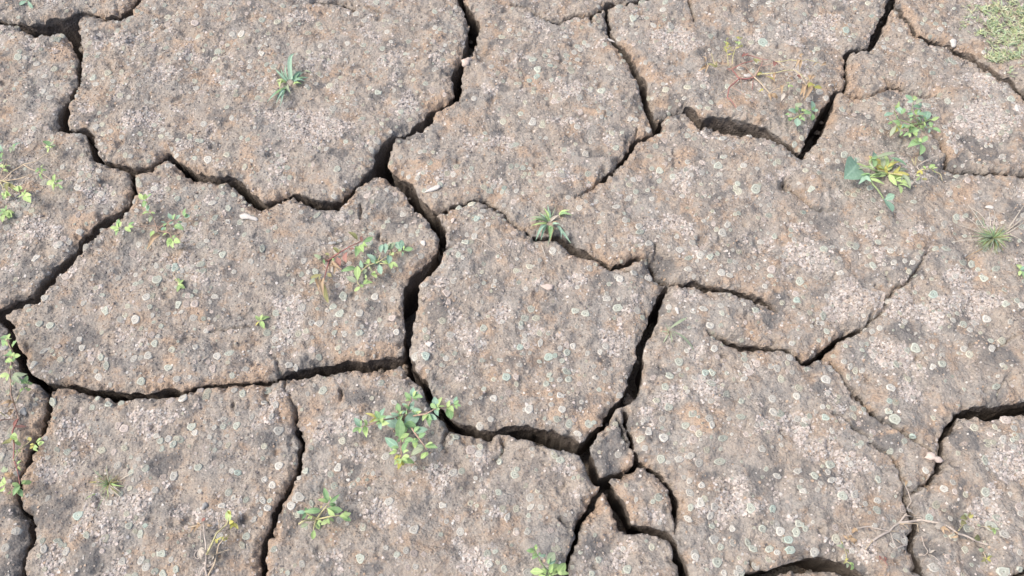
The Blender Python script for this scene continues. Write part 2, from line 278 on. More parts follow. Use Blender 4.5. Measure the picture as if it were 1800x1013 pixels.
# ------------------------------------------------------------------ masks of what grows on or stains the soil, in photo pixels
def blobs(txt, soft=1.0):
    m = np.zeros(X.shape)
    wx = X + 0.02 * perlin(X / 0.05, Y / 0.05, 71) + 0.008 * perlin(X / 0.015, Y / 0.015, 72)
    wy = Y + 0.02 * perlin(X / 0.05, Y / 0.05, 73) + 0.008 * perlin(X / 0.015, Y / 0.015, 74)
    for tok in txt.split():
        px, py, rx, ry, *s = [float(q) for q in tok.split(',')]
        x, y = gp(px, py); x2, _ = gp(px + rx, py); _, y2 = gp(px, py - ry)
        dd = np.sqrt(((wx - x) / (x2 - x)) ** 2 + ((wy - y) / (y2 - y)) ** 2)
        v = 1 - sstep(0.35, 1.35, dd)
        if s: m = m + s[0] * v
        else: m = np.maximum(m, v)
    return m
PALE = blobs('242,218,35,22 288,128,30,25 718,182,30,22 658,67,25,18 545,228,60,40 1207,80,18,12 1725,145,35,30 1735,215,50,40 1435,55,35,20 510,548,28,28 770,498,28,18 873,550,25,20 826,595,30,30 1168,390,35,22 1005,493,22,15 1088,600,40,25 1200,520,35,20 1417,447,40,30 1635,548,45,30 1685,490,40,25 1495,520,40,30 127,760,35,25 80,820,30,20 235,890,45,20 188,935,30,20 262,740,35,22 638,797,30,22 567,755,30,22 780,840,45,22 862,905,20,15 650,915,20,12 1150,908,40,25 1175,703,40,25 1434,783,45,25 1495,824,40,25 1770,807,40,40 1605,693,30,25 180,340,30,20 120,470,30,20 960,30,40,20 1180,60,40,20 1080,60,20,14 60,400,40,25 1560,620,40,25 1290,850,40,25')
STAIN = blobs('188,60,25,12 218,174,20,10 15,45,35,12 698,218,15,15 735,241,20,8 685,84,35,12 1041,275,18,12 1518,201,15,10 1736,255,45,28 10,494,15,15 285,380,34,16 144,602,40,20 386,508,20,15 483,484,14,11 668,501,18,8 550,625,20,12 769,555,25,25 700,390,30,25 856,457,10,8 1064,498,20,15 1585,467,30,15 1702,555,30,15 1753,635,44,22 1786,427,16,22 1598,585,30,15 285,817,32,20 84,908,35,30 349,958,25,15 25,975,22,50 591,770,16,10 618,824,20,12 645,1000,20,10 1040,955,36,38 1062,805,30,40 1090,770,26,40 1535,740,38,26 1642,968,28,22 1702,774,28,28 1568,787,25,15 640,700,40,20 1170,190,40,18 1165,468,30,18 190,330,26,22 1690,300,50,20')
RUST = blobs('560,20,30,12 329,80,25,15 1045,200,25,12 943,150,25,20 345,548,22,15 403,491,20,15 658,615,60,18 1215,375,15,35 935,525,30,15 1612,427,35,20 1034,733,42,30 608,703,25,15 638,847,35,10 1558,767,25,15 100,90,30,25 140,390,35,25 960,690,40,12 760,300,25,30 1290,180,50,14 1490,300,20,12')
DENT = blobs('1041,275,20,14,-8 849,92,15,14,-14 186,62,24,11,-8 339,94,16,11,-8 1736,255,45,28,-10 1165,470,40,24,-16 1160,182,45,22,-18 598,417,36,16,-6 685,374,36,30,-9 1390,325,20,16,-8 1236,424,12,14,-8 1340,430,16,9,-7 467,686,22,16,-9 920,800,20,15,-4 625,880,20,14,-5 190,330,22,22,-8 1500,190,40,18,-6 1680,290,40,22,-10 240,140,30,20,5 1030,200,26,10,7 1170,215,20,12,9 560,260,40,24,4 900,600,70,60,3 1420,120,60,30,5 1590,120,50,30,6 320,620,60,30,5 1290,760,90,50,5 1060,960,40,30,-6 1080,800,30,30,-7 1640,960,30,24,-8 720,300,30,14,-6 820,115,12,8,6 1045,240,14,8,-5')
pale = np.clip(0.95 * PALE + 0.85 * sstep(0.08, 0.42, fbm(X / 0.07, Y / 0.07, 41, 3)), 0, 1)
stain = np.clip(1.0 * STAIN + 0.8 * sstep(0.06, 0.42, fbm(X / 0.06, Y / 0.06, 51, 3)), 0, 1) * (1 - 0.6 * PALE)
edge = 1 - sstep(0.004, 0.03, D + 0.012 * fbm(X / 0.03, Y / 0.03, 61, 2))
rust = np.clip(0.8 * RUST + 0.75 * sstep(0.16, 0.5, fbm(X / 0.09, Y / 0.09, 55, 3)) + 0.7 * edge * sstep(-0.2, 0.3, fbm(X / 0.2, Y / 0.2, 57, 2)), 0, 1)
pale *= 1 - 0.75 * edge
silt = np.clip(0.8 * sstep(0.08, 0.4, fbm(X / 0.11, Y / 0.11, 63, 3)) + 0.4 * STAIN, 0, 1) * (1 - 0.7 * PALE)
pale *= 1 - 0.7 * silt

brk = fbm(X / 0.016, Y / 0.016, 65, 3)      # ragged patch outlines
pale = sstep(0.22, 0.75, pale + 0.55 * brk)
stain = sstep(0.25, 0.85, stain + 0.5 * fbm(X / 0.02, Y / 0.02, 67, 3))
rust = sstep(0.2, 0.8, -0.6 * STAIN + rust + 0.5 * fbm(X / 0.024, Y / 0.024, 69, 3))
# ------------------------------------------------------------------ relief
n0 = fbm(X / 0.22, Y / 0.22, 81, 2)
n1 = fbm(X / 0.06, Y / 0.06, 83, 2)
n2 = fbm(X / 0.02, Y / 0.02, 86, 2)
LOW = 0.010 * n0 + 0.0105 * n1 + DENT * 0.00115
f1, f2, cv = worley(X / 0.0075, Y / 0.0075, 91)
fl = sstep(0.02, 0.28, f2 - f1)
h1, h2, hv = worley(X / 0.018 + 0.4 * n2, Y / 0.018 + 0.4 * n1, 92)
clod = (1 - np.clip(h1, 0, 1)) * (hv > 0.72)
MIC = 0.0046 * n2 + 0.0012 * perlin(X / 0.008, Y / 0.008, 95) + 0.0010 * perlin(X / 0.0045, Y / 0.0045, 96) \
    + (0.0016 * pale + 0.0004) * (fl * (0.4 + 0.9 * cv) - 0.6) + 0.0030 * clod * (1 - stain * 0.6)
pits = sstep(0.30, 0.55, fbm(X / 0.03, Y / 0.03, 98, 2))
MIC -= 0.006 * pits * (1 - silt)
MIC *= 1 - 0.45 * silt
rr = 0.011 * (1 + 0.9 * fbm(X / 0.12, Y / 0.12, 99, 2))
shoulder = np.clip(1 - D / rr, 0, 1) ** 2
H = LOW + MIC * (1 - 0.9 * MK) - 0.0065 * shoulder - 0.015 * GR * (D > 0) - 0.0035 * sstep(0.0, 1.0, np.clip(1 - D / 0.03, 0, 1)) * (fbm(X / 0.025, Y / 0.025, 101, 2) + 0.3)
k1, k2, kv = worley(X / 0.011 + 0.5 * n2, Y / 0.011 + 0.5 * n1, 93)       # crumbled bits broken off the rims
H = H - 0.0055 * (kv > 0.62) * sstep(0.03, 0.2, k2 - k1) * (1 - sstep(0.005, 0.016, D)) * (1 - MK)
HL = LOW - 0.0065 * shoulder
offs = {}
for k in plates:
    o = random.uniform(-0.004, 0.004)
    if cnt[k] < 6000: o -= 0.004
    offs[k] = o
    m = LAB == k
    H[m] += o; HL[m] += o
def samp(A, x, y):
    fx = np.clip((np.asarray(x, float) - GX0) / HS, 0, NX - 1.001); fy = np.clip((np.asarray(y, float) - GY0) / HS, 0, NY - 1.001)
    i = fy.astype(int); j = fx.astype(int); a = fx - j; b = fy - i
    return (A[i, j] * (1 - a) + A[i, j + 1] * a) * (1 - b) + (A[i + 1, j] * (1 - a) + A[i + 1, j + 1] * a) * b
def hz(x, y): return samp(H, x, y)
def on(px, py, lift=0.0):
    """photo pixel -> point lying `lift` above the soil"""
    x, y = gp(px, py)
    for _ in range(3):
        z = float(hz(x, y)) + lift
        x, y = gp(px, py, z)
    return Vector((float(x), float(y), z))

# ------------------------------------------------------------------ materials
def new_mat(name):
    m = bpy.data.materials.new(name); m.use_nodes = True
    n = m.node_tree; n.nodes.clear()
    out = n.nodes.new('ShaderNodeOutputMaterial'); p = n.nodes.new('ShaderNodeBsdfPrincipled')
    n.links.new(p.outputs[0], out.inputs[0])
    p.inputs['Roughness'].default_value = 0.95
    p.inputs['Specular IOR Level'].default_value = 0.15
    return m, n, p, out
class NB:
    def __init__(s, n): s.n = n
    def node(s, t, **kw):
        o = s.n.nodes.new(t)
        for k, v in kw.items(): setattr(o, k, v)
        return o
    def link(s, a, b): s.n.links.new(a, b)
    def pos(s): return s.node('ShaderNodeNewGeometry').outputs['Position']
    def attr(s, name, vec=False):
        a = s.node('ShaderNodeAttribute', attribute_name=name)
        return a.outputs['Color'] if vec else a.outputs['Fac']
    def noise(s, v, scale, detail=3, rough=0.6):
        o = s.node('ShaderNodeTexNoise'); o.inputs['Scale'].default_value = scale
        o.inputs['Detail'].default_value = detail; o.inputs['Roughness'].default_value = rough
        s.link(v, o.inputs['Vector']); return o.outputs['Fac']
    def voro(s, v, scale, feature='F1'):
        o = s.node('ShaderNodeTexVoronoi', feature=feature); o.inputs['Scale'].default_value = scale
        s.link(v, o.inputs['Vector']); return o
    def rng(s, v, a, b, c=0.0, d=1.0):
        o = s.node('ShaderNodeMapRange'); s.link(v, o.inputs[0])
        for i, q in enumerate((a, b, c, d)): o.inputs[i + 1].default_value = q
        return o.outputs[0]
    def math(s, op, a, b):
        o = s.node('ShaderNodeMath', operation=op)
        for i, q in enumerate((a, b)):
            if isinstance(q, (int, float)): o.inputs[i].default_value = q
            else: s.link(q, o.inputs[i])
        return o.outputs[0]
    def mix(s, f, a, b, mode='MIX'):
        o = s.node('ShaderNodeMix', data_type='RGBA', blend_type=mode)
        for i, q in ((0, f), (6, a), (7, b)):
            if isinstance(q, tuple): o.inputs[i].default_value = (*q, 1)
            elif isinstance(q, (int, float)): o.inputs[i].default_value = q
            else: s.link(q, o.inputs[i])
        return o.outputs[2]
def soil(name, masks=True):
    m, n, p, out = new_mat(name); b = NB(n); v = b.pos()
    TAN, GREY = (0.38, 0.326, 0.27), (0.325, 0.306, 0.278)
    big = b.rng(b.noise(v, 9, 4), 0.38, 0.62)
    c = b.mix(big, TAN, GREY)
    mid = b.noise(v, 70, 4, 0.65)
    c = b.mix(b.rng(mid, 0.45, 0.72, 0, 0.6), c, (0.44, 0.39, 0.335))
    fine = b.noise(v, 330, 3, 0.7)
    sh = b.node('ShaderNodeVectorMath', operation='ADD'); b.link(v, sh.inputs[0]); sh.inputs[1].default_value = (3.7, 1.9, 0.4)
    c = b.mix(b.rng(b.noise(sh.outputs[0], 26, 6, 0.72), 0.50, 0.64, 0, 0.75), c, (0.395, 0.285, 0.20))
    c = b.mix(b.rng(b.noise(v, 38, 7, 0.75), 0.51, 0.63, 0, 0.7), c, (0.20, 0.185, 0.172))
    if masks:
        c = b.mix(b.math('MULTIPLY', b.attr('rust'), b.rng(fine, 0.3, 0.6, 0.35, 0.9)), c, (0.44, 0.325, 0.235))
        c = b.mix(b.math('MULTIPLY', b.attr('stain'), b.rng(mid, 0.3, 0.6, 0.5, 1.0)), c, (0.175, 0.168, 0.160))
        c = b.mix(b.math('MULTIPLY', b.attr('pale'), b.rng(b.noise(v, 130, 4, 0.7), 0.38, 0.52, 0.1, 0.75)), c, b.mix(b.noise(v, 25, 2), (0.49, 0.44, 0.395), (0.45, 0.43, 0.40)))
        vc = b.voro(v, 210)
        fleck = b.rng(vc.outputs['Distance'], 0.22, 0.42, 1, 0)
        sep = b.node('ShaderNodeSeparateColor'); b.link(vc.outputs['Color'], sep.inputs[0])
        pick = b.rng(sep.outputs[0], 0.35, 0.6)
        pm = b.math('MULTIPLY', b.math('MULTIPLY', fleck, pick), b.rng(b.attr('pale'), 0, 1, 0.10, 0.9))
        c = b.mix(pm, c, b.mix(sep.outputs[1], (0.54, 0.485, 0.44), (0.49, 0.47, 0.445)))
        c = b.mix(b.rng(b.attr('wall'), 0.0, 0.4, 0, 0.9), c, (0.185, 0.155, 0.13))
    # small pale crumbs; shade in the gaps between crumbs painted in as dark colour
    v2 = b.voro(v, 120)
    sp = b.node('ShaderNodeSeparateColor'); b.link(v2.outputs['Color'], sp.inputs[0])
    crumb = b.math('MULTIPLY', b.rng(v2.outputs['Distance'], 0.16, 0.24, 1, 0), b.rng(sp.outputs[2], 0.80, 0.82))
    if masks:
        rough_ = b.rng(b.attr('silt'), 0, 1, 1, 0.45)
    else: rough_ = 1.0
    c = b.mix(b.math('MULTIPLY', b.math('MULTIPLY', crumb, rough_), 0.55), c, (0.52, 0.46, 0.42))
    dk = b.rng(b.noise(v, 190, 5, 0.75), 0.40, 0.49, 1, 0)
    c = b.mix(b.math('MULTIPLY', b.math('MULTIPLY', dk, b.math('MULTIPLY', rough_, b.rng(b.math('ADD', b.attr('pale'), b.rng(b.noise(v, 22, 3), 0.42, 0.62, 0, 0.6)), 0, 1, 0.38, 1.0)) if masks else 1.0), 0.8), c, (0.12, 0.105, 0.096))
    c = b.mix(1.0, c, b.mix(fine, (0.78, 0.78, 0.78), (1.2, 1.2, 1.2)), 'MULTIPLY')
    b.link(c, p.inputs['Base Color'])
    bm = b.node('ShaderNodeBump'); bm.inputs['Strength'].default_value = 0.9; bm.inputs['Distance'].default_value = 0.0032
    hh = b.math('ADD', b.math('MULTIPLY', b.noise(v, 260, 6, 0.75), 1.0), b.math('MULTIPLY', b.rng(b.voro(v, 230).outputs['Distance'], 0, 0.7, 1, 0), 0.5))
    b.link(hh, bm.inputs['Height']); b.link(bm.outputs[0], p.inputs['Normal'])
    return m
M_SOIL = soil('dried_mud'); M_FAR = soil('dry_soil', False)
def lichen_mat():
    m, n, p, out = new_mat('lichen'); b = NB(n); v = b.pos()
    r = b.attr('ring'); t = b.attr('tint', True)
    rw = b.math('ADD', r, b.rng(b.noise(v, 420, 3), 0.3, 0.7, -0.09, 0.09))
    ramp = b.node('ShaderNodeValToRGB'); b.link(rw, ramp.inputs[0])
    e = ramp.color_ramp.elements
    e[0].position = 0.0; e[0].color = (0.5, 0.5, 0.5, 1)
    e[1].position = 1.0; e[1].color = (1.0, 1.0, 1.0, 1)
    for q, k in ((0.14, 0.58), (0.28, 1.04), (0.42, 0.80), (0.70, 0.76), (0.85, 1.08), (0.95, 1.18)):
        x = e.new(q); x.color = (k, k, k, 1)
    c = b.mix(1.0, t, ramp.outputs[0], 'MULTIPLY')
    c = b.mix(1.0, c, b.mix(b.noise(v, 500, 4, 0.7), (0.68, 0.68, 0.68), (1.3, 1.3, 1.3)), 'MULTIPLY')
    c = b.mix(b.rng(b.noise(v, 170, 4), 0.52, 0.7, 0, 0.55), c, (0.30, 0.265, 0.235))
    b.link(c, p.inputs['Base Color'])
    bm = b.node('ShaderNodeBump'); bm.inputs['Strength'].default_value = 0.7; bm.inputs['Distance'].default_value = 0.001
    b.link(b.noise(v, 500, 4, 0.7), bm.inputs['Height']); b.link(bm.outputs[0], p.inputs['Normal'])
    return m
M_LICH = lichen_mat()
def tinted(name, amp=0.25):
    m, n, p, out = new_mat(name); b = NB(n); v = b.pos()
    c = b.mix(1.0, b.attr('tint', True), b.mix(b.noise(v, 450, 3, 0.7), (1 - amp,) * 3, (1 + amp,) * 3), 'MULTIPLY')
    b.link(c, p.inputs['Base Color']); return m
M_GRIT = tinted('grit')
def leafmat(name, c0, c1, trans=0.25, rough=0.8):
    m, n, p, out = new_mat(name); b = NB(n)
    rnd = b.node('ShaderNodeObjectInfo').outputs['Random']
    v = b.pos()
    f = b.math('ADD', b.math('MULTIPLY', rnd, 0.7), b.rng(b.noise(v, 160, 3), 0.3, 0.7, -0.15, 0.45))
    c = b.mix(f, c0, c1)
    uv = b.attr('rib')
    c = b.mix(b.rng(uv, 0.0, 0.16, 0.35, 0), c, tuple(min(1, q * 1.5) for q in c1))
    b.link(c, p.inputs['Base Color']); p.inputs['Roughness'].default_value = rough
    p.inputs['Specular IOR Level'].default_value = 0.2
    tr = b.node('ShaderNodeBsdfTranslucent'); b.link(c, tr.inputs[0])
    mx = b.node('ShaderNodeMixShader'); mx.inputs[0].default_value = trans
    b.link(p.outputs[0], mx.inputs[1]); b.link(tr.outputs[0], mx.inputs[2]); b.link(mx.outputs[0], out.inputs[0])
    bm = b.node('ShaderNodeBump'); bm.inputs['Strength'].default_value = 0.3; bm.inputs['Distance'].default_value = 0.001
    b.link(b.noise(v, 300, 2), bm.inputs['Height']); b.link(bm.outputs[0], p.inputs['Normal'])
    return m
LM = {
 'g': leafmat('leaf_green', (0.225, 0.374, 0.185), (0.374, 0.543, 0.266)),
 'b': leafmat('leaf_blue_green', (0.232, 0.381, 0.279), (0.395, 0.557, 0.422)),
 'k': leafmat('leaf_dark_green', (0.178, 0.300, 0.206), (0.273, 0.422, 0.273)),
 'l': leafmat('leaf_light_green', (0.354, 0.516, 0.206), (0.543, 0.665, 0.314)),
 'y': leafmat('leaf_yellow', (0.46, 0.45, 0.11), (0.58, 0.54, 0.21)),
 'o': leafmat('leaf_olive', (0.22, 0.24, 0.11), (0.36, 0.34, 0.17)),
 'r': leafmat('leaf_red', (0.30, 0.14, 0.12), (0.42, 0.24, 0.20)),
 't': leafmat('leaf_dry_tan', (0.36, 0.26, 0.16), (0.50, 0.38, 0.26), 0.15),
 'p': leafmat('leaf_pale_dry', (0.42, 0.38, 0.32), (0.55, 0.50, 0.43), 0.15),
 'w': leafmat('leaf_pale_green', (0.30, 0.37, 0.24), (0.42, 0.47, 0.33)),
}
def plain(name, c, amp=0.25):
    m, n, p, out = new_mat(name); b = NB(n); v = b.pos()
    b.link(b.mix(1.0, c, b.mix(b.noise(v, 180, 4, 0.7), (1 - amp,) * 3, (1 + amp,) * 3), 'MULTIPLY'), p.inputs['Base Color'])
    bm = b.node('ShaderNodeBump'); bm.inputs['Strength'].default_value = 0.5; bm.inputs['Distance'].default_value = 0.001
    b.link(b.noise(v, 350, 4), bm.inputs['Height']); b.link(bm.outputs[0], p.inputs['Normal'])
    return m
SMK = 1.3
SM = {'g': plain('stem_green', (0.27, 0.34, 0.17)), 'r': plain('stem_red', (0.34, 0.17, 0.15)), 'p': plain('stem_pink', (0.40, 0.29, 0.23)),
      't': plain('stem_dry', (0.50, 0.41, 0.30)), 'w': plain('stem_bleached', (0.47, 0.41, 0.355)), 'y': plain('stem_yellow', (0.50, 0.46, 0.26))}
ST_W = plain('stone_white', (0.56, 0.53, 0.49), 0.3); ST_B = plain('stone_blue_grey', (0.33, 0.33, 0.32), 0.35); ST_P = plain('stone_pinkish', (0.55, 0.46, 0.40), 0.3)

# ------------------------------------------------------------------ mesh helpers
def mesh_np(name, V, F, mat, attrs=None, smooth=True):
    me = bpy.data.meshes.new(name)
    V = np.asarray(V, np.float32); nf = len(F)
    F = np.asarray(F, np.int32); k = F.shape[1]
    me.vertices.add(len(V)); me.vertices.foreach_set('co', V.ravel())
    me.loops.add(nf * k); me.loops.foreach_set('vertex_index', F.ravel())
    me.polygons.add(nf); me.polygons.foreach_set('loop_start', np.arange(0, nf * k, k, dtype=np.int32))
    me.polygons.foreach_set('use_smooth', np.full(nf, smooth, bool))
    for an, (tp, data) in (attrs or {}).items():
        at = me.attributes.new(an, tp, 'POINT')
        at.data.foreach_set('value' if tp == 'FLOAT' else 'color', np.asarray(data, np.float32).ravel())
    me.update(calc_edges=True); me.validate()
    me.materials.append(mat)
    return me
def link(name, me, parent=None, loc=None):
    o = bpy.data.objects.new(name, me); col.objects.link(o)
    if parent is not None: o.parent = parent
    if loc is not None: o.location = loc
    return o

# ------------------------------------------------------------------ ground sheet: soil at the bottom of the cracks, rising to the field level around
gx = np.concatenate([np.array([-60, -25, -12, -6, -3.5, -2.4, -1.8, -1.5, -1.36]), np.arange(-1.31, 1.311, 0.02), np.array([1.36, 1.5, 1.8, 2.4, 3.5, 6, 12, 25, 60])])
gy = np.concatenate([np.array([-60, -25, -12, -6, -3, -1.8, -1.2, -0.9, -0.7, -0.64]), np.arange(-0.605, 0.896, 0.02), np.array([0.94, 1.05, 1.3, 1.7, 2.4, 3.5, 6, 12, 25, 60])])
QX, QY = np.meshgrid(gx, gy)
inside = (QX > GX0) & (QX < GX1 - 0.01) & (QY > GY0) & (QY < GY1 - 0.01)
QZ = np.where(inside, -0.150 + 0.02 * perlin(QX / 0.07, QY / 0.07, 201), 0.010 * perlin(QX / 0.25, QY / 0.25, 202) - 0.004)
nyq, nxq = QX.shape
I = np.arange(nyq * nxq).reshape(nyq, nxq)
gF = np.stack([I[:-1, :-1], I[:-1, 1:], I[1:, 1:], I[1:, :-1]], -1).reshape(-1, 4)
ground = link('ground', mesh_np('ground', np.stack([QX, QY, QZ], -1).reshape(-1, 3), gF, M_FAR))
ground['kind'] = 'structure'
ground['label'] = 'dry brown soil under and between the cracked plates'

# ------------------------------------------------------------------ mud plates
DEP = np.array([0.0025, 0.0055, 0.009, 0.014, 0.020, 0.028, 0.040, 0.058, 0.095, 0.185])
plate_obj = {}
for k in plates:
    m = LAB == k
    ii = np.where(m.any(1))[0]; jj = np.where(m.any(0))[0]
    i0, i1, j0, j1 = max(0, ii[0] - 2), min(NY, ii[-1] + 3), max(0, jj[0] - 2), min(NX, jj[-1] + 3)
    m = m[i0:i1, j0:j1]
    x, y, z, d = X[i0:i1, j0:j1].copy(), Y[i0:i1, j0:j1].copy(), H[i0:i1, j0:j1].copy(), D[i0:i1, j0:j1]
    cm = m[:-1, :-1] | m[1:, :-1] | m[:-1, 1:] | m[1:, 1:]
    used = np.zeros(m.shape, bool)
    used[:-1, :-1] |= cm; used[1:, :-1] |= cm; used[:-1, 1:] |= cm; used[1:, 1:] |= cm
    snap = used & ~m
    sx = np.zeros(m.shape); sy = np.zeros(m.shape); sz = np.zeros(m.shape); sn = np.zeros(m.shape)
    dv = np.where(d < 0, d, -0.4 * HS)
    for oi in (-1, 0, 1):
        for oj in (-1, 0, 1):
            if oi == 0 and oj == 0: continue
            def sh(a):
                r = np.zeros_like(a)
                r[max(0, -oi):a.shape[0] - max(0, oi), max(0, -oj):a.shape[1] - max(0, oj)] = a[max(0, oi):a.shape[0] + min(0, oi), max(0, oj):a.shape[1] + min(0, oj)]
                return r
            ok = snap & sh(m)
            dn = sh(d); f = np.clip(dn / np.maximum(dn - dv, 1e-6), 0.05, 1)
            nx_, ny_, nz_ = sh(x), sh(y), sh(z)
            sx += ok * (nx_ + (x - nx_) * f); sy += ok * (ny_ + (y - ny_) * f); sz += ok * (nz_ - 0.002 * f); sn += ok
    g = snap & (sn > 0)
    x[g] = sx[g] / sn[g]; y[g] = sy[g] / sn[g]; z[g] = sz[g] / sn[g]
    idx = np.full(m.shape, -1); idx[used] = np.arange(used.sum())
    ci, cj = np.where(cm)
    F = np.stack([idx[ci, cj], idx[ci, cj + 1], idx[ci + 1, cj + 1], idx[ci + 1, cj]], -1)
    V = np.stack([x[used], y[used], z[used]], -1)
    # rim: directed boundary edges
    cp = np.pad(cm, 1)
    E = []
    a, b = np.where(cp[1:, 1:-1] != cp[:-1, 1:-1])        # between cell rows a-1 and a
    for q, (aa, bb) in enumerate(zip(a, b)):
        u, v = idx[aa, bb], idx[aa, bb + 1]
        E.append((u, v) if cp[aa + 1, bb + 1] else (v, u))
    a, b = np.where(cp[1:-1, 1:] != cp[1:-1, :-1])
    for aa, bb in zip(a, b):
        u, v = idx[aa, bb], idx[aa + 1, bb]
        E.append((v, u) if cp[aa + 1, bb + 1] else (u, v))
    E = np.array(E)
    t = V[E[:, 1], :2] - V[E[:, 0], :2]
    nrm = np.stack([t[:, 1], -t[:, 0]], -1)
    for _ in range(2):                                     # take the grid's stair steps out of the rim
        S = np.zeros((len(V), 2)); Cn = np.zeros(len(V))
        np.add.at(S, E[:, 0], V[E[:, 1], :2]); np.add.at(S, E[:, 1], V[E[:, 0], :2]); np.add.at(Cn, E[:, 0], 1); np.add.at(Cn, E[:, 1], 1)
        q = Cn == 2
        V[q, :2] = 0.55 * V[q, :2] + 0.45 * S[q] / 2
    t = V[E[:, 1], :2] - V[E[:, 0], :2]
    nrm = np.stack([t[:, 1], -t[:, 0]], -1)
    N = np.zeros((len(V), 2)); np.add.at(N, E[:, 0], nrm); np.add.at(N, E[:, 1], nrm)
    rim = np.unique(E); pos = np.full(len(V), -1); pos[rim] = np.arange(len(rim))
    for _ in range(6):
        S = N.copy(); np.add.at(S, E[:, 0], N[E[:, 1]]); np.add.at(S, E[:, 1], N[E[:, 0]])
        N = S / (np.linalg.norm(S, axis=1, keepdims=True) + 1e-9)
    N = N[rim]; N /= np.linalg.norm(N, axis=1, keepdims=True) + 1e-9
    R0 = V[rim]
    RS_ = V[:, :2].copy()
    for _ in range(30):
        S = RS_.copy(); Cn = np.ones(len(V))
        np.add.at(S, E[:, 0], RS_[E[:, 1]]); np.add.at(S, E[:, 1], RS_[E[:, 0]]); np.add.at(Cn, E[:, 0], 1); np.add.at(Cn, E[:, 1], 1)
        RS_ = S / Cn[:, None]
    RS_ = RS_[rim] - N * 0.0010
    rings = []; wl = [np.zeros(len(V))]
    lean = -0.04 + 0.12 * perlin(R0[:, 0] / 0.08, R0[:, 1] / 0.08, 300)
    for q, dp in enumerate(DEP):
        s = R0[:, 0] * 0.8 + R0[:, 1] * 0.6; s2 = R0[:, 1] * 0.8 - R0[:, 0] * 0.6
        rough = 0.0045 * perlin((s + 3) / 0.022, (dp * 1.5 + s2 + 5) / 0.018, 310) + 0.0022 * perlin((s + 3) / 0.009, (dp * 1.6 + s2 + 5) / 0.007, 311)
        off = lean * dp + rough * min(1, dp / 0.01) - 0.0012 * math.sin(min(1, dp / 0.03) * math.pi)
        wq = min(1.0, dp / 0.024); bx_ = R0[:, :2] * (1 - wq) + RS_ * wq
        zz = R0[:, 2] * (1 - wq) + R0[:, 2].mean() * wq - dp
        rings.append(np.stack([bx_[:, 0] + N[:, 0] * off, bx_[:, 1] + N[:, 1] * off, zz], -1))
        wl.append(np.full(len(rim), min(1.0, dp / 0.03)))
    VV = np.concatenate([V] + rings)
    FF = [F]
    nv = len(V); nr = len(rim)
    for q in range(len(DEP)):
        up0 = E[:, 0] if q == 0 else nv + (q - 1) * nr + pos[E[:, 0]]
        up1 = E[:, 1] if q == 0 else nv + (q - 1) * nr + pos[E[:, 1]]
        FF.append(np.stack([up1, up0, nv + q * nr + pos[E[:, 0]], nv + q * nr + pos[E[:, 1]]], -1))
    FF = np.concatenate(FF)
    def ext(a):
        a = a[i0:i1, j0:j1][used]
        return np.concatenate([a] + [a[rim] * max(0.0, 1 - dp / 0.012) for dp in DEP])
    c0 = np.array([V[:, 0].mean(), V[:, 1].mean(), V[:, 2].mean()])
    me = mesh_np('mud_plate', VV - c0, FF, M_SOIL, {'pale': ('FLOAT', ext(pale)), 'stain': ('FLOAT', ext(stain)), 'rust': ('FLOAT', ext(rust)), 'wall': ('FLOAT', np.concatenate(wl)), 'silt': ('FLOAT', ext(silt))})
    plate_obj[k] = link('mud_plate', me, ground, c0)

# ------------------------------------------------------------------ lichen
TINT = {'w': (0.50, 0.485, 0.435), 'g': (0.435, 0.455, 0.39), 't': (0.385, 0.45, 0.395), 'p': (0.49, 0.43, 0.385), 'y': (0.485, 0.475, 0.385)}
RINGS = RINGS_BIG = ((0.22, 0.0006), (0.36, 0.0012), (0.60, 0.0009), (0.84, 0.0015), (1.0, 0.0009), (1.06, -0.0016))
def disc(n, seed):
    """unit rosette: verts as (x, y, lift), ring value, quads"""
    r = random.Random(seed)
    lob = [1 + r.uniform(-0.24, 0.18) for _ in range(n)]
    el, an = r.uniform(0.7, 1.0), r.uniform(0, 6.3)
    V = [(0, 0, 0.0003)]; rg = [0.0]
    for q, l in RINGS:
        for a in range(n):
            th = 2 * math.pi * a / n
            rad = q * (1 + (lob[a] - 1) * q)
            x, y = rad * math.cos(th), rad * math.sin(th) * el
            V.append((x * math.cos(an) - y * math.sin(an), x * math.sin(an) + y * math.cos(an), l + r.uniform(-0.0002, 0.0003))); rg.append(min(1, q))
    F = []
    for a in range(0, n, 2): F.append((0, 1 + a, 1 + (a + 1) % n, 1 + (a + 2) % n))
    for q in range(len(RINGS) - 1):
        for a in range(n):
            b = (a + 1) % n
            F.append((1 + q * n + a, 1 + (q + 1) * n + a, 1 + (q + 1) * n + b, 1 + q * n + b))
    return np.array(V), np.array(rg), np.array(F)
shapes = [disc(12, 40 + s) for s in range(7)]
RINGS = ((0.28, 0.0011), (0.66, 0.0008), (0.88, 0.0013), (1.04, -0.0016))
small_shapes = [disc(8, 80 + s) for s in range(9)]
LICH = [l for l in LICH]
big = sorted([l for l in LICH if l[5] and 4 < (l[4])], key=lambda l: -l[4])[:300]
bigset = set(id(l) for l in big)
proto = {}
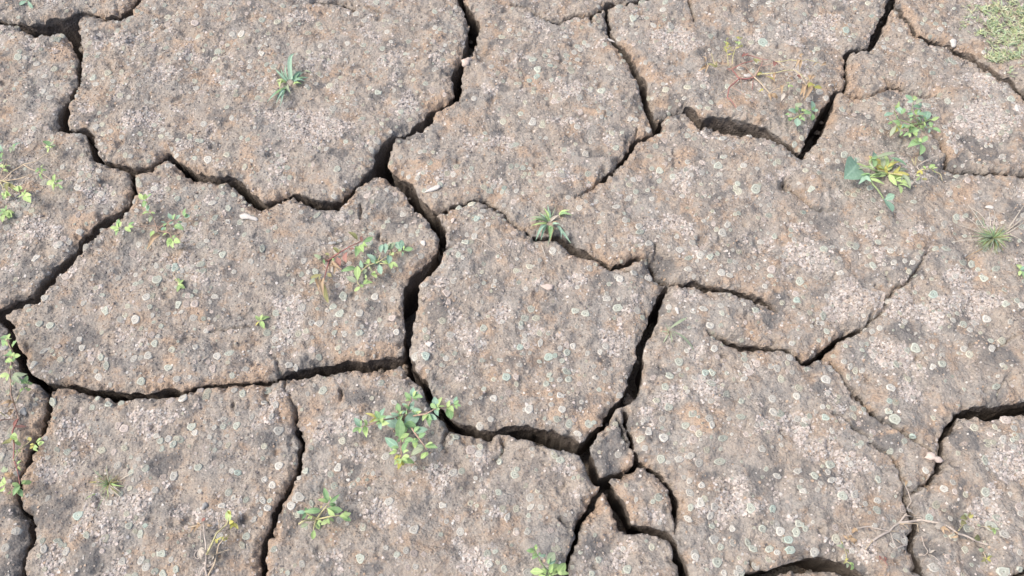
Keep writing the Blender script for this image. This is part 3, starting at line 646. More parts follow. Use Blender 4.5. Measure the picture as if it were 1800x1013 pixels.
for l in big:
    x, y, r, k = l[:4]
    s = random.randrange(len(shapes))
    if (k, s) not in proto:
        V, rg, F = shapes[s]
        jit = random.Random(s * 31 + ord(k)); tn = np.array(TINT[k]) * jit.uniform(0.8, 1.12)
        V2 = V.copy(); V2[:, 2] = V[:, 2]
        V2[:, :2] *= 0.0065
        proto[(k, s)] = mesh_np('lichen_rosette', V2, F, M_LICH, {'ring': ('FLOAT', rg), 'tint': ('FLOAT_COLOR', np.tile([*tn, 1.0], (len(V), 1)))})
    e = r * 0.8
    zc = float(np.max([hz(x, y), 0.25 * (hz(x + e, y) + hz(x - e, y) + hz(x, y + e) + hz(x, y - e))]))
    nv = Vector((-(hz(x + e, y) - hz(x - e, y)) / (2 * e), -(hz(x, y + e) - hz(x, y - e)) / (2 * e), 1)).normalized()
    po = plate_obj[int(LAB[cell(x, y)])]
    o = link('lichen_rosette', proto[(k, s)], po)
    q = nv.to_track_quat('Z', 'Y').to_matrix().to_4x4()
    sc = r / 0.0065
    o.matrix_local = Matrix.Translation(Vector((x, y, zc + 0.0006)) - Vector(po.location)) @ q @ Matrix.Rotation(random.uniform(0, 6.28), 4, 'Z') @ Matrix.Diagonal((sc, sc, 1.0, 1.0))
VS, FS, RS, TSN = [], [], [], []; base = 0
for l in LICH:
    if id(l) in bigset: continue
    x, y, r, k = l[:4]
    V, rg, F = random.choice(small_shapes)
    th = random.uniform(0, 6.28); c, s = math.cos(th), math.sin(th)
    vx = x + r * (V[:, 0] * c - V[:, 1] * s); vy = y + r * (V[:, 0] * s + V[:, 1] * c)
    vz = hz(vx, vy) * 0.5 + hz(x, y) * 0.5 + V[:, 2] * min(1, 0.5 + r / 0.008)
    VS.append(np.stack([vx, vy, vz], -1)); FS.append(F + base); base += len(V); RS.append(rg)
    TSN.append(np.tile([*(np.array(TINT[k]) * random.uniform(0.68, 1.08)), 1.0], (len(V), 1)))
lo = link('lichen_crust', mesh_np('lichen_crust', np.concatenate(VS), np.concatenate(FS), M_LICH, {'ring': ('FLOAT', np.concatenate(RS)), 'tint': ('FLOAT_COLOR', np.concatenate(TSN))}))
lo['kind'] = 'stuff'; lo['label'] = 'countless small pale lichen discs dotted over the dried mud'; lo['category'] = 'lichen'

# ------------------------------------------------------------------ flakes of pinkish crust and loose grit
def scatter(n, weight):
    out = []
    while len(out) < n:
        x = RNG.uniform(GX0 + .01, GX1 - .01, 4000); y = RNG.uniform(GY0 + .01, GY1 - .01, 4000)
        i, j = cell(x, y)
        ok = (RNG.random(4000) < weight[i, j]) & (LAB[i, j] > 0) & (D[i, j] > 0.002)
        out += list(zip(x[ok], y[ok]))
    return np.array(out[:n])
def flakes(n, weight, rmin, rmax, lift, cols, seed):
    P = scatter(n, weight); K = 6
    r = np.random.default_rng(seed)
    th = np.arange(K) / K * 2 * np.pi
    rad = (rmin + (rmax - rmin) * r.random((n, 1)) ** 2) * (0.65 + 0.7 * r.random((n, K)))
    ph = r.random((n, 1)) * 6.28
    vx = P[:, :1] + rad * np.cos(th + ph); vy = P[:, 1:] + rad * np.sin(th + ph)
    zc = samp(H, P[:, 0], P[:, 1])[:, None]
    zr = samp(H, vx, vy)
    tilt = (r.random((n, K)) - 0.5) * lift
    up = zr * 0.6 + zc * 0.4 + lift + tilt
    top = np.stack([vx, vy, up], -1)
    bot = np.stack([vx, vy, np.minimum(zr, up) - 0.0015], -1)
    V = np.concatenate([top, bot], 1).reshape(-1, 3)
    b0 = (np.arange(n) * 2 * K)[:, None]
    F = [b0 + np.array([[0, 1, 2, 3]]), b0 + np.array([[0, 3, 4, 5]])]
    for a in range(K): F.append(b0 + np.array([[a, K + a, K + (a + 1) % K, (a + 1) % K]]))
    F = np.concatenate(F)
    cc = np.array(cols)[r.integers(0, len(cols), n)] * (0.82 + 0.36 * r.random((n, 1)))
    cc = np.concatenate([cc, np.ones((n, 1))], 1)
    return V, F, np.repeat(cc, 2 * K, 0)
V, F, C = flakes(32000, (0.02 + pale ** 1.2) * VIEW, 0.0008, 0.0027, 0.0007, [(0.50, 0.44, 0.40), (0.46, 0.41, 0.37), (0.46, 0.44, 0.415), (0.53, 0.47, 0.43), (0.42, 0.36, 0.31), (0.36, 0.33, 0.305)], 5)
o = link('crust_flakes', mesh_np('crust_flakes', V, F, M_GRIT, {'tint': ('FLOAT_COLOR', C)}, False))
o['kind'] = 'stuff'; o['label'] = 'pale pinkish flaking crust in patches on the dried mud'; o['category'] = 'crust'
V, F, C = flakes(22000, (0.5 + 0.2 * stain + 0.3 * rust) * (1 - 0.5 * silt) * VIEW, 0.0006, 0.0023, 0.0014, [(0.36, 0.30, 0.25), (0.26, 0.225, 0.20), (0.52, 0.49, 0.45), (0.40, 0.36, 0.32), (0.42, 0.32, 0.24), (0.17, 0.155, 0.15), (0.46, 0.40, 0.34), (0.20, 0.18, 0.165)], 6)
o = link('grit', mesh_np('grit', V, F, M_GRIT, {'tint': ('FLOAT_COLOR', C)}, False))
o['kind'] = 'stuff'; o['label'] = 'loose crumbs of soil and grit scattered over the plates'; o['category'] = 'grit'

# clods that fell into the cracks
rc = random.Random(5); VS, FS, base = [], [], 0
ci, cj = np.where((D < -0.003) & (VIEW > 0.5))
for _ in range(130):
    q = rc.randrange(len(ci)); i, j = ci[q], cj[q]
    r = min(-D[i, j] * rc.uniform(0.5, 1.05), 0.011); z0 = -rc.uniform(0.045, 0.10)
    N_, M_ = 7, 4; V = []
    for a in range(M_ + 1):
        for b_ in range(N_):
            k = r * rc.uniform(0.75, 1.2); la = math.pi * a / M_; lo_ = 2 * math.pi * b_ / N_
            V.append((X[i, j] + k * math.sin(la) * math.cos(lo_), Y[i, j] + k * math.sin(la) * math.sin(lo_), z0 + 0.8 * k * math.cos(la)))
    VS.append(np.array(V)); FS.append(np.array([(a * N_ + b_, (a + 1) * N_ + b_, (a + 1) * N_ + (b_ + 1) % N_, a * N_ + (b_ + 1) % N_) for a in range(M_) for b_ in range(N_)]) + base); base += len(V)
o = link('fallen_clods', mesh_np('fallen_clods', np.concatenate(VS), np.concatenate(FS), M_FAR))
o['kind'] = 'stuff'; o['label'] = 'small soil clods fallen between the plates inside the cracks'; o['category'] = 'clods'

# ------------------------------------------------------------------ leaves, blades, stems
def leaf_mesh(prof, fold, arch, n=6, droop=0.0, wav=0.0):
    V, F, R = [], [], []
    for i in range(n + 1):
        t = i / n; hw = prof(t) * 0.5
        zc = arch * math.sin(math.pi * t) - droop * t * t
        for s in (-1, -0.5, 0, 0.5, 1):
            V.append((t, s * hw * (1 + wav * math.sin(t * 17 + s)), zc + wav * 0.06 * math.sin(t * 13 + s * 2), fold * abs(s) * hw))
            R.append(abs(s))
    for i in range(n):
        for j in range(4):
            a = i * 5 + j; F.append((a, a + 1, a + 6, a + 5))
    return np.array(V), np.array(F), np.array(R)
ov = lambda t: max(0.03, math.sin(math.pi * t ** 0.75) ** 0.85)
ov2 = lambda t: max(0.03, math.sin(math.pi * t ** 0.9) ** 0.7)
ob = lambda t: max(0.06, math.sin(math.pi * t ** 1.25) ** 0.8)
lan = lambda t: max(0.03, math.sin(math.pi * t ** 0.6))
hrt = lambda t: max(0.02, (1 - t) ** 0.75 * (0.75 + 0.5 * math.sin(math.pi * min(1, t * 2.2))) * 1.1)
bld = lambda t: max(0.04, (1 - t ** 2.2) * (0.75 + 0.25 * math.sin(math.pi * t)))
LEAFSHAPES = {
 'ovate': [leaf_mesh(ov, 0.25, 0.07), leaf_mesh(ov2, 0.35, 0.10, droop=0.12), leaf_mesh(ov, 0.1, 0.12, droop=0.2), leaf_mesh(ob, 0.2, 0.05), leaf_mesh(ov2, 0.15, 0.08, wav=0.06)],
 'lance': [leaf_mesh(lan, 0.3, 0.08), leaf_mesh(ob, 0.3, 0.10, droop=0.1)],
 'heart': [leaf_mesh(hrt, 0.12, 0.08, 8, 0.1)],
 'blade': [leaf_mesh(bld, 0.7, 0.06, 7), leaf_mesh(bld, 0.6, 0.16, 7), leaf_mesh(bld, 0.5, 0.28, 8)],
 'stalk': [leaf_mesh(lambda t: 1 - 0.5 * t, 0.9, 0.04, 4), leaf_mesh(lambda t: 1 - 0.4 * t, 0.9, 0.12, 5)],
 'curl': [leaf_mesh(lan, 0.9, 0.35, 7, 0.2, 0.1), leaf_mesh(ov, 0.8, 0.25, 6, 0.3, 0.12)],
}
_lm = {}
def leaf(parent, shape, mk, B, Tp, wr, roll, name='leaf', var=None):
    var = random.randrange(len(LEAFSHAPES[shape])) if var is None else var
    wb = round(wr * 12) / 12 if wr > 0.12 else round(wr * 50) / 50
    key = (shape, var, mk, wb)
    if key not in _lm:
        V, F, R = LEAFSHAPES[shape][var]
        V = np.stack([V[:, 0], V[:, 1], V[:, 2] + V[:, 3] * wb], -1)
        _lm[key] = mesh_np(name, V, F, LM[mk], {'rib': ('FLOAT', R)})
    if name == 'leaf': Tp = B + (Tp - B) * 1.25
    d = Tp - B; L = max(d.length, 1e-4)
    xa = d / L; ya = Vector((0, 0, 1)).cross(xa)
    ya = ya.normalized() if ya.length > 1e-4 else Vector((0, 1, 0))
    za = xa.cross(ya)
    R = Matrix((xa, ya, za)).transposed().to_4x4() @ Matrix.Rotation(roll, 4, 'X')
    o = link(name, _lm[key], parent)
    o.matrix_local = Matrix.Translation(B - Vector(parent.location)) @ R @ Matrix.Diagonal((L, L * wr, L, 1))
    return o
def tube(parent, pts, r0, r1, mat, name='stem', K=6):
    # smooth the path
    P = [Vector(p) for p in pts]
    if len(P) > 2:
        Q = []
        for i in range(len(P) - 1):
            p0, p1, p2, p3 = P[max(0, i - 1)], P[i], P[i + 1], P[min(len(P) - 1, i + 2)]
            for s in range(4):
                t = s / 4
                Q.append(0.5 * ((2 * p1) + (p2 - p0) * t + (2 * p0 - 5 * p1 + 4 * p2 - p3) * t * t + (3 * p1 - p0 - 3 * p2 + p3) * t ** 3))
        Q.append(P[-1]); P = Q
    V, F = [], []
    n = len(P); org = Vector(parent.location)
    for i, p in enumerate(P):
        d = (P[min(n - 1, i + 1)] - P[max(0, i - 1)]).normalized()
        a = d.cross(Vector((0, 0, 1)))
        a = a.normalized() if a.length > 1e-3 else Vector((1, 0, 0)); b = a.cross(d)
        r = (r0 + (r1 - r0) * i / max(1, n - 1)) * random.uniform(0.88, 1.12)
        for q in range(K):
            th = 2 * math.pi * q / K
            V.append(p - org + a * (r * math.cos(th)) + b * (r * math.sin(th)))
    for i in range(n - 1):
        for q in range(K):
            F.append((i * K + q, i * K + (q + 1) % K, (i + 1) * K + (q + 1) % K, (i + 1) * K + q))
    m = (n - 1) * K
    F += [(3, 2, 1, 0), (0, 5, 4, 3), (m, m + 1, m + 2, m + 3), (m, m + 3, m + 4, m + 5)]
    return link(name, mesh_np(name, np.array(V), np.array(F), mat), parent)
def thing(name, loc, label, cat, group=None):
    o = bpy.data.objects.new(name, None); col.objects.link(o)
    o.empty_display_size = 0.01; o.location = loc
    o['label'] = label; o['category'] = cat
    if group: o['group'] = group
    return o
class Z:
    """reading frame: enlarged crop of the photograph -> photo pixels"""
    def __init__(s, ox, oy, k): s.ox, s.oy, s.k = ox, oy, k
    def __call__(s, x, y): return s.ox + x * s.k, s.oy + y * s.k
def nums(t): return [[float(v) if v.lstrip('-').replace('.', '').isdigit() else v for v in tok.split(',')] for tok in t.split()]
def weed(name, z, root, stems, leaves, label, cat='weed', group='weeds growing on the cracked mud', high=0.022, sr=0.0011, scol='p', wr=0.52, shape='ovate', mk='g', seed=0, dense=0.6):
    """stems: 'x,y x,y ...' paths; leaves: 'bx,by,tx,ty[,material][,width ratio]'"""
    random.seed(seed + 500)
    rp = on(*z(*root)); t = thing(name, rp, label, cat, group)
    rpx = z(*root)
    allpx = [z(l[0], l[1]) for l in nums(leaves)] + [z(p[0], p[1]) for s in stems for p in nums(s[0] if isinstance(s, tuple) else s)]
    far = max(10.0, max(math.hypot(a - rpx[0], b - rpx[1]) for a, b in allpx))
    def lift(px, py):
        q = min(1, math.hypot(px - rpx[0], py - rpx[1]) / far)
        return 0.0015 + high * math.sin(math.pi * (0.1 + 0.62 * q)) * min(1, 0.12 + 2.2 * q)
    for s in stems:
        sc, rad = scol, sr
        if isinstance(s, tuple): s, sc, *rest = s; rad = rest[0] if rest else sr
        raw = [z(p[0], p[1]) for p in nums(s)]
        pts = raw[:1]
        for (x0, y0), (x1, y1) in zip(raw[:-1], raw[1:]):     # close enough steps to follow the ground
            k = max(1, int(math.hypot(x1 - x0, y1 - y0) / 7))
            bow = random.uniform(-0.06, 0.06) if k > 2 else 0
            for q in range(1, k + 1):
                f = q / k; o_ = bow * math.sin(math.pi * f)
                pts.append((x0 + (x1 - x0) * f - (y1 - y0) * o_, y0 + (y1 - y0) * f + (x1 - x0) * o_))
        W = [on(px, py, lift(px, py) + random.uniform(-0.0006, 0.0006)) for px, py in pts]
        tube(t, W, rad * (0.85 if cat == 'twig' else SMK), rad * 0.6, SM[sc])
    for l in nums(leaves):
        b, e = z(l[0], l[1]), z(l[2], l[3])
        m_, w_ = mk, wr
        for q in l[4:]:
            if isinstance(q, str): m_ = q
            else: w_ = q
        lb = lift(*b) + 0.0015; le = max(0.002, lb + random.uniform(-0.006, 0.008))
        le = min(le, lb + 0.01)
        leaf(t, shape if m_ != 't' else 'curl', m_, on(*b, lb), on(*e, le), w_ * random.uniform(0.8, 1.05), random.uniform(-0.6, 0.6))
        if random.random() < dense and w_ < 0.7:          # younger leaf in the same node
            an = random.choice((-1, 1)) * random.uniform(0.5, 1.3); k = random.uniform(0.45, 0.75)
            dx, dy = e[0] - b[0], e[1] - b[1]
            e2 = (b[0] + k * (dx * math.cos(an) - dy * math.sin(an)), b[1] + k * (dx * math.sin(an) + dy * math.cos(an)))
            leaf(t, shape if m_ != 't' else 'curl', {'g': 'l', 'b': 'g', 'k': 'b', 'l': 'l'}.get(m_, m_), on(*b, lb + 0.002), on(*e2, le + 0.004), w_ * random.uniform(0.8, 1.1), random.uniform(-0.7, 0.7))
    return t

zJ = Z(600, 670, 220 / 1393)
weed('leafy_weed', zJ, (690, 450), ['690,430 610,415 430,440 310,490 220,510', '690,410 820,385 940,365 1050,310 1170,295 1250,260', '690,430 720,370 750,270 790,180', '680,470 660,600 665,750 670,850', '780,520 850,620 910,700 950,760', '690,410 650,370 620,330', '690,450 780,520'],
 '640,500,500,410,b,.62 700,480,840,390,b,.65 720,500,800,555,b 650,640,650,460,g,.5 640,740,515,650,b 690,800,730,690,g 800,650,720,670,g,.7 790,700,850,640,g 810,570,930,540,b,.6 860,630,925,590,g,.7 830,640,820,730,l 920,740,805,810,w,.6 930,720,1045,740,g 960,790,900,850,l,.6 640,860,600,920,l 680,870,790,900,l 660,880,640,960,y 670,860,740,840,l 640,820,600,860,y 620,780,550,805,l 660,870,690,930,y 750,300,690,260,b 760,320,800,240,b,.6 780,330,860,320,b 720,330,690,360,b 770,210,720,140,g 790,180,800,90,b 800,170,885,180,g 790,190,850,130,b 640,380,565,365,b 650,370,630,270,g 430,430,390,350,g 430,410,475,320,b,.6 430,450,440,525,b,.6 440,460,500,470,l 290,490,260,440,l 280,510,280,605,l 220,510,160,430,b 210,520,140,560,g 220,520,215,560,b 390,410,295,360,y,.3 960,370,980,470,g 960,370,1045,415,b 1060,300,1040,200,b 1070,290,1110,200,l 1060,310,1070,365,b 1180,300,1215,400,g 1180,290,1200,230,l 1250,260,1280,190,b 1260,270,1320,280,g 840,360,880,340,l 670,560,610,600,g 690,640,630,670,g',
 'largest green leafy weed, one pink stem reaching over the crack below centre', high=0.035, sr=0.0014, seed=1, dense=1.0)
zP = Z(510, 850, 130 / 1197)
weed('leafy_weed', zP, (420, 590), [('140,660 230,605 420,590', 'y', .0013), ('420,590 520,450 610,340', 'y', .0014), ('440,580 600,545 800,520', 'y'), ('420,590 390,700 380,760', 'y'), ('420,560 330,520 250,470', 'y')],
 '500,440,280,450,g,.45 250,480,130,460,b 250,450,310,420,b 610,310,560,110,g,.4 640,310,770,200,g,.35 630,330,730,350,g 600,400,800,430,g,.5 800,530,950,490,l 820,540,950,590,g 870,500,910,450,l 600,580,520,660,l,.6 610,560,690,600,l 340,530,290,560,l 300,660,195,700,w,.7 450,600,460,700,g 450,620,455,740,l 385,750,370,880,l,.5 500,400,510,370,y 620,480,640,450,l 660,280,650,220,l',
 'bright green weed with yellowish stems between the two lower left cracks', high=0.022, sr=0.0012, seed=2)
zF = Z(540, 370, 200 / 1266)
weed('leafy_weed', zF, (640, 640), [('600,680 680,610 800,570 920,500 1060,450', 'y'), ('640,650 600,690 560,800 600,850', 'y'), ('790,555 820,480', 'y'), ('920,490 950,400', 'y'), ('810,590 900,600', 'y'), ('690,610 730,700', 'g'), ('600,680 560,680 480,640', 'y')],
 '820,470,830,390,b 870,480,870,390,b 900,440,960,370,w 940,430,960,380,b 1050,440,1000,370,b 1040,430,1050,350,b 1070,440,1155,430,g 1060,460,1060,500,b 910,500,910,570,b,.65 920,590,990,615,l 900,590,840,570,l 800,600,820,690,b 760,560,680,500,b 750,590,740,520,b 620,640,590,570,b 680,600,680,540,l 650,650,640,700,w 720,700,760,745,l 540,640,415,665,g,.35 480,640,490,620,l 560,780,560,650,l,.45 540,800,455,750,w,.55 620,820,705,800,l 590,850,535,890,l 610,860,600,830,l 960,500,940,480,l 770,480,750,450,w 660,760,650,720,l',
 'light green weed lying diagonally beside the widest crack bend', high=0.018, sr=0.0009, seed=3)
weed('leafy_weed', zF, (240, 565), [('230,560 330,490 480,400 590,350', 'r', .0015), ('240,570 210,680 180,790', 'r', .0011), ('240,570 180,540', 'r')],
 '560,330,480,250,o 620,360,710,310,g 570,400,550,480,g 600,350,600,300,r 430,470,435,560,r 380,490,400,480,r 350,480,300,420,o 330,520,360,600,r 160,530,90,500,w 180,540,190,590,g 280,620,350,640,t 220,700,260,730,o,.6 160,710,60,745,o,.35 110,760,40,800,w 180,810,225,990,o,.3 150,780,170,900,t 300,540,280,570,g 480,420,520,430,r 200,480,240,500,o',
 'weed with dark red stems and sparse reddish leaves, left of centre', high=0.016, scol='r', seed=4, mk='o', wr=.45)
zA = Z(0, 230, 340 / 1566)
weed('leafy_weed', zA, (1285, 800), ['1280,820 1250,730 1215,650 1190,570 1170,510', '1290,775 1150,775 1010,780', '1290,790 1380,730 1490,690', '1290,810 1370,830 1400,890'],
 '1170,560,1130,520,l 1190,550,1220,520,g 1180,570,1165,610,g 1200,600,1200,640,b 1210,660,1165,665,l 1220,660,1250,670,l 1230,690,1215,730,w 970,780,955,725,g,.6 960,790,905,785,l 965,800,940,840,g 1010,780,1050,810,l 1040,770,1080,745,g 1400,720,1370,680,b 1420,720,1450,690,b 1490,690,1500,640,g 1490,690,1530,690,b 1350,750,1310,740,b 1370,760,1400,740,b 1340,780,1310,800,b 1420,760,1470,790,g 1440,740,1470,740,b 1390,870,1360,920,l 1410,880,1450,900,l 1400,870,1420,850,g 1390,890,1400,940,l 1350,830,1320,850,l 1250,810,1220,860,l 1300,840,1210,920,t,.3',
 'three-branched green weed with thin pink stems and one dry brown leaf, upper left', high=0.02, sr=0.0009, wr=.58, seed=5)
weed('leafy_weed', zA, (10, 410), [('0,420 100,330 190,275 290,250 420,160', 't'), ('190,275 250,310 330,340 430,410', 't'), ('0,405 80,400 250,350', 't'), ('0,400 60,420 150,470 200,520', 'y'), ('20,330 60,230 90,260', 't', .0006), ('0,380 20,310 30,180', 't', .0006), ('0,415 20,450 40,505', 'y', .0007)],
 '400,130,370,90,g 410,140,440,120,l 400,140,390,170,l 420,130,430,90,w 320,310,290,330,g 330,320,370,320,l 330,340,340,385,g 340,310,350,280,l 440,410,380,430,l 440,410,440,360,l 450,420,500,405,g 440,430,430,470,l 470,430,500,460,g 20,170,0,120,b 30,180,10,210,g 110,140,150,100,b 100,130,85,160,w 30,310,60,330,l 30,300,10,280,l 40,300,70,280,g 60,420,110,470,o,.3 130,460,170,470,l,.35 200,520,150,540,l 200,520,240,570,l,.4 200,510,210,480,l 220,530,240,520,l 30,500,0,490,g 40,510,30,550,g 40,500,80,520,l 10,230,0,250,b',
 'sprawling weed with pale dry stems and green leaf tufts at the left edge', high=0.024, sr=0.0010, wr=.5, seed=6, dense=1.0)
weed('leafy_weed', zA, (45, 655), [('45,655 55,600', 't', .0006), ('45,655 25,670', 'g', .0006)], '40,650,0,680,g 50,650,100,660,l 50,640,50,610,g 60,660,70,705,l 30,670,20,725,l 45,650,10,640,g 55,655,90,690,l',
 'small low cluster of green leaves at the left edge above the diagonal crack', high=0.01, wr=.6, seed=7)
zL = Z(0, 570, 120 / 380)
weed('leafy_weed', zL, (105, 528), [('105,528 60,390 55,270 70,150 40,80', 'p', .0012), ('85,440 120,360', 'y', .0008), ('100,530 70,600 75,750 110,890', 'r', .0012), ('75,760 120,690 170,650', 'y', .0008), ('0,535 100,530', 'p', .0011), ('0,490 40,520', 'y', .0008), ('110,570 75,570', 'r', .0008), ('110,890 90,920', 'p', .0007), ('85,840 40,830', 'p', .0006)],
 '40,80,10,75,g 45,85,50,60,l 40,100,15,105,g 70,130,90,100,g 65,150,50,150,l 70,180,105,175,l 65,180,30,170,g 60,210,40,200,l 70,210,80,185,g 60,230,60,250,l 50,280,0,290,l 70,290,125,280,w,.4 140,330,115,310,g 145,330,150,295,g 150,335,175,330,l 130,360,115,375,g 140,360,165,365,l 70,340,80,320,w 55,370,35,375,w 70,440,20,440,t 90,435,125,430,p 55,510,70,475,t 80,570,135,570,r,.3 70,630,55,650,y 80,650,110,670,l 90,700,80,720,l 100,700,115,710,l 170,650,160,630,y 190,670,170,690,y 200,660,225,640,l,.7 210,670,240,660,l 190,680,200,700,l 100,780,120,760,l 100,790,115,810,l 40,820,15,800,w 30,890,0,880,l 110,900,80,940,g,.6 120,890,165,880,l 100,920,120,950,g 60,940,45,945,g 80,840,30,835,t 20,910,5,930,l 60,660,10,660,o 60,620,90,640,l',
 'tall upright weed with red stem and paired leaves along the lower left edge', high=0.045, sr=0.0012, wr=.55, mk='l', seed=8, dense=1.0)
zD = Z(1460, 150, 220 / 969)
weed('leafy_weed', zD, (690, 305), [('690,300 660,260 630,210 640,120', 'b' if False else 'g'), ('690,300 640,300 520,260 490,200', 'g'), ('690,310 770,330', 'g'), ('690,300 740,280 830,250', 'g'), ('690,300 560,330 480,380', 'g'), ('690,310 640,370 690,440 700,520', 'g')],
 '640,120,590,85,k 650,120,650,90,l 700,170,650,165,k 700,110,670,140,w 630,210,590,195,k 640,230,600,220,b 660,230,680,195,l 670,220,725,225,k 640,260,605,250,b 660,250,690,265,k 550,225,510,170,b 490,215,430,235,b 500,190,530,140,l 460,280,440,260,b 480,290,450,300,g 520,240,510,260,b 540,300,490,280,g 740,270,750,215,b 740,280,730,250,g 720,330,725,290,l 770,320,775,290,g 790,330,840,360,g 780,270,830,250,l 760,370,765,345,b 650,320,620,355,g 640,370,680,345,g 610,370,575,385,g 590,320,510,350,y 510,310,470,380,w,.35 560,360,540,385,g 700,290,660,300,b 710,260,690,240,k 680,440,630,455,g 700,450,740,405,g 710,460,695,525,g 700,440,670,430,b 600,310,560,320,b 690,330,720,350,g 640,340,600,330,l 720,310,750,300,k',
 'dense dark green weed with many small oval leaves, upper right', high=0.03, sr=0.0009, wr=.5, shape='ovate', seed=9)
weed('bindweed_plant', zD, (440, 680), [('440,680 400,690 300,640 220,610 195,605', 'g', .0022), ('440,680 360,690 290,700 330,770 410,880', 'g', .0020), ('440,670 360,660', 'y', .002), ('320,640 305,590 340,560 460,532', 'g', .0022), ('440,680 520,690 590,700', 'y', .0016)],
 '205,605,125,700,b,.85 195,600,185,565,b,.8 410,880,465,960,b,.72 420,885,480,855,b,.8 430,660,360,600,y,.4 420,650,380,560,l,.35 450,660,480,590,l,.35 440,690,380,640,y,.5 430,690,340,700,l,.3 440,690,325,575,y,.40 330,640,320,560,g,.4 330,570,470,530,w,.22 430,640,425,540,l,.35 410,640,400,555,w,.35 440,640,520,590,y,.3 460,560,565,612,k,.42 320,570,340,520,b,.5 340,660,220,640,w,.2 300,690,240,740,b,.35 250,690,300,735,b,.25 450,690,580,710,l,.3 480,690,590,690,y,.3 500,730,600,760,l,.28 520,770,600,780,l,.25 300,720,400,755,l,.2 480,660,580,650,w,.2 560,690,610,770,w,.3',
 'broad-leaved seedling with blue-green heart leaves and folded yellow leaves', 'seedling', None, high=0.030, wr=.5, seed=10)
weed('withered_sprig', zD, (690, 660), [('690,660 670,630 750,580 840,540', 'w', .0012), ('620,780 660,730 700,690', 'w', .0008), ('630,570 650,620', 'y', .0007), ('660,560 660,620', 'y', .0007), ('790,660 850,690 865,740', 'y', .0008), ('690,660 790,650', 'y', .0008)],
 '740,650,720,630,l 760,640,800,620,l 780,650,820,640,l 700,660,670,680,y 710,720,740,730,o 690,700,670,730,l 730,640,700,630,o',
 'thin withered sprig right of the broad-leaved seedling', 'sprig', None, high=0.014, sr=.0008, seed=11)
zC = Z(1220, 50, 240 / 1430)
weed('withered_weed', zC, (560, 520), [('630,510 550,530 470,520 400,430 500,370 620,340', 'r'), ('480,390 540,410 600,480 630,510', 'p'), ('630,510 690,400 850,350', 'p', .0012), ('630,510 730,610 850,730', 't', .0012), ('470,530 370,620 350,720 440,830', 'r'), ('400,620 560,720 660,800', 'p', .0007), ('670,480 880,460 1060,440 1200,540', 'y', .0009), ('850,350 1000,330 1190,330 1270,350', 'y', .0008), ('780,690 920,620 1080,540', 't', .0009), ('880,350 960,420', 't', .0006), ('610,640 620,530', 'r', .0007), ('490,530 500,640', 'p', .0007), ('230,400 380,390 430,350', 't', .0013), ('510,280 640,300 780,330', 'r', .0008), ('360,390 350,300 340,200 340,130', 'y', .0007), ('400,370 430,220 470,140 500,90', 'y', .0007), ('240,400 210,360 180,260', 'y', .0007), ('150,400 130,330 120,250', 'w', .0007), ('1060,440 1120,500 1180,600 1300,620', 't', .0008), ('1180,600 1160,690', 't', .0007), ('700,400 720,340', 'r', .0006), ('370,620 250,700', 't', .0006), ('1120,400 1100,320', 't', .0006)],
 '860,480,840,540,t 1000,520,1020,560,t 1080,490,1110,520,r 1180,580,1200,540,t 1180,600,1250,580,y 1170,620,1150,690,t 1200,620,1260,640,t 1240,620,1320,620,y 1180,620,1180,700,t 1230,700,1240,740,p 960,580,1000,570,l 930,600,920,650,t 780,700,860,740,t 800,690,870,720,t 720,630,690,660,y 950,680,920,740,p 1100,300,1150,280,t 1270,360,1250,390,t 1280,360,1320,370,o 1100,330,1110,400,t 750,500,830,540,y,.35 500,300,560,270,r 620,320,680,340,o 340,240,320,190,o 350,200,340,150,y 350,230,390,200,o 450,150,425,135,y 470,120,505,95,o 470,140,445,155,l 460,110,445,90,y 480,180,500,195,o 340,250,300,235,y 370,230,405,230,y 335,125,355,100,o 400,280,420,255,o 350,280,385,270,y 345,160,315,140,l 345,180,375,160,o 440,210,470,195,y 230,410,160,370,o,.3 110,360,90,300,t 120,400,70,430,t 390,420,350,430,r 990,590,1030,610,l 1210,540,1260,490,t 660,490,700,470,y 1330,390,1370,380,t 840,350,870,380,r',
 'straggling half-dead weed with tangled reddish stems and a yellow-green top', high=0.026, sr=0.0014, wr=.36, mk='t', seed=12, dense=0.5)
weed('seedling', zC, (1110, 905), [('1040,950 1120,900 1230,870', 'y', .0011), ('1110,905 1080,860', 'g', .0007), ('1040,950 1010,920', 'g', .0007)],
 '1230,860,1240,780,b,.6 1240,860,1290,860,b 1230,880,1170,890,g 1240,890,1240,950,g,.7 1130,870,1090,840,b 1130,870,1170,850,l 1070,880,1000,860,b,.6 1080,830,1110,790,w,.8 1000,910,955,905,g,.7 1080,940,1080,1010,b,.6 1100,940,1150,960,g 1010,940,990,960,g',
 'small blue-green seedling at the lip of the steep crack, upper right', 'seedling', 'seedlings', high=0.016, wr=.6, seed=13)
zK = Z(900, 673, TS)
weed('leafy_weed', zK, (195, 1010), [('195,1010 190,990 150,940 120,880', 'g'), ('195,1010 240,1000', 'g'), ('195,1010 150,1000', 'g')],
 '115,880,85,880,g,.6 120,870,125,850,g 130,900,110,920,g 140,905,170,905,b 180,940,215,900,w,.75 190,950,222,930,b 200,990,240,960,l,.6 170,990,110,990,l,.6 180,995,145,1015,l,.6 240,1000,272,955,l 250,1000,290,1000,l 200,1000,210,960,l 200,1005,220,1030,g',
 'leafy weed at the bottom edge beside a narrow crack', high=0.03, wr=.55, seed=14)
def small(z, root, leaves, label, seed, stems=(), high=0.008, wr=.5, cat='seedling', name='seedling', shape='ovate', mk='l'):
    weed(name, z, root, list(stems), leaves, label, cat, 'seedlings', dense=0.15, high=high, wr=wr, seed=seed, shape=shape, mk=mk, sr=.0007)
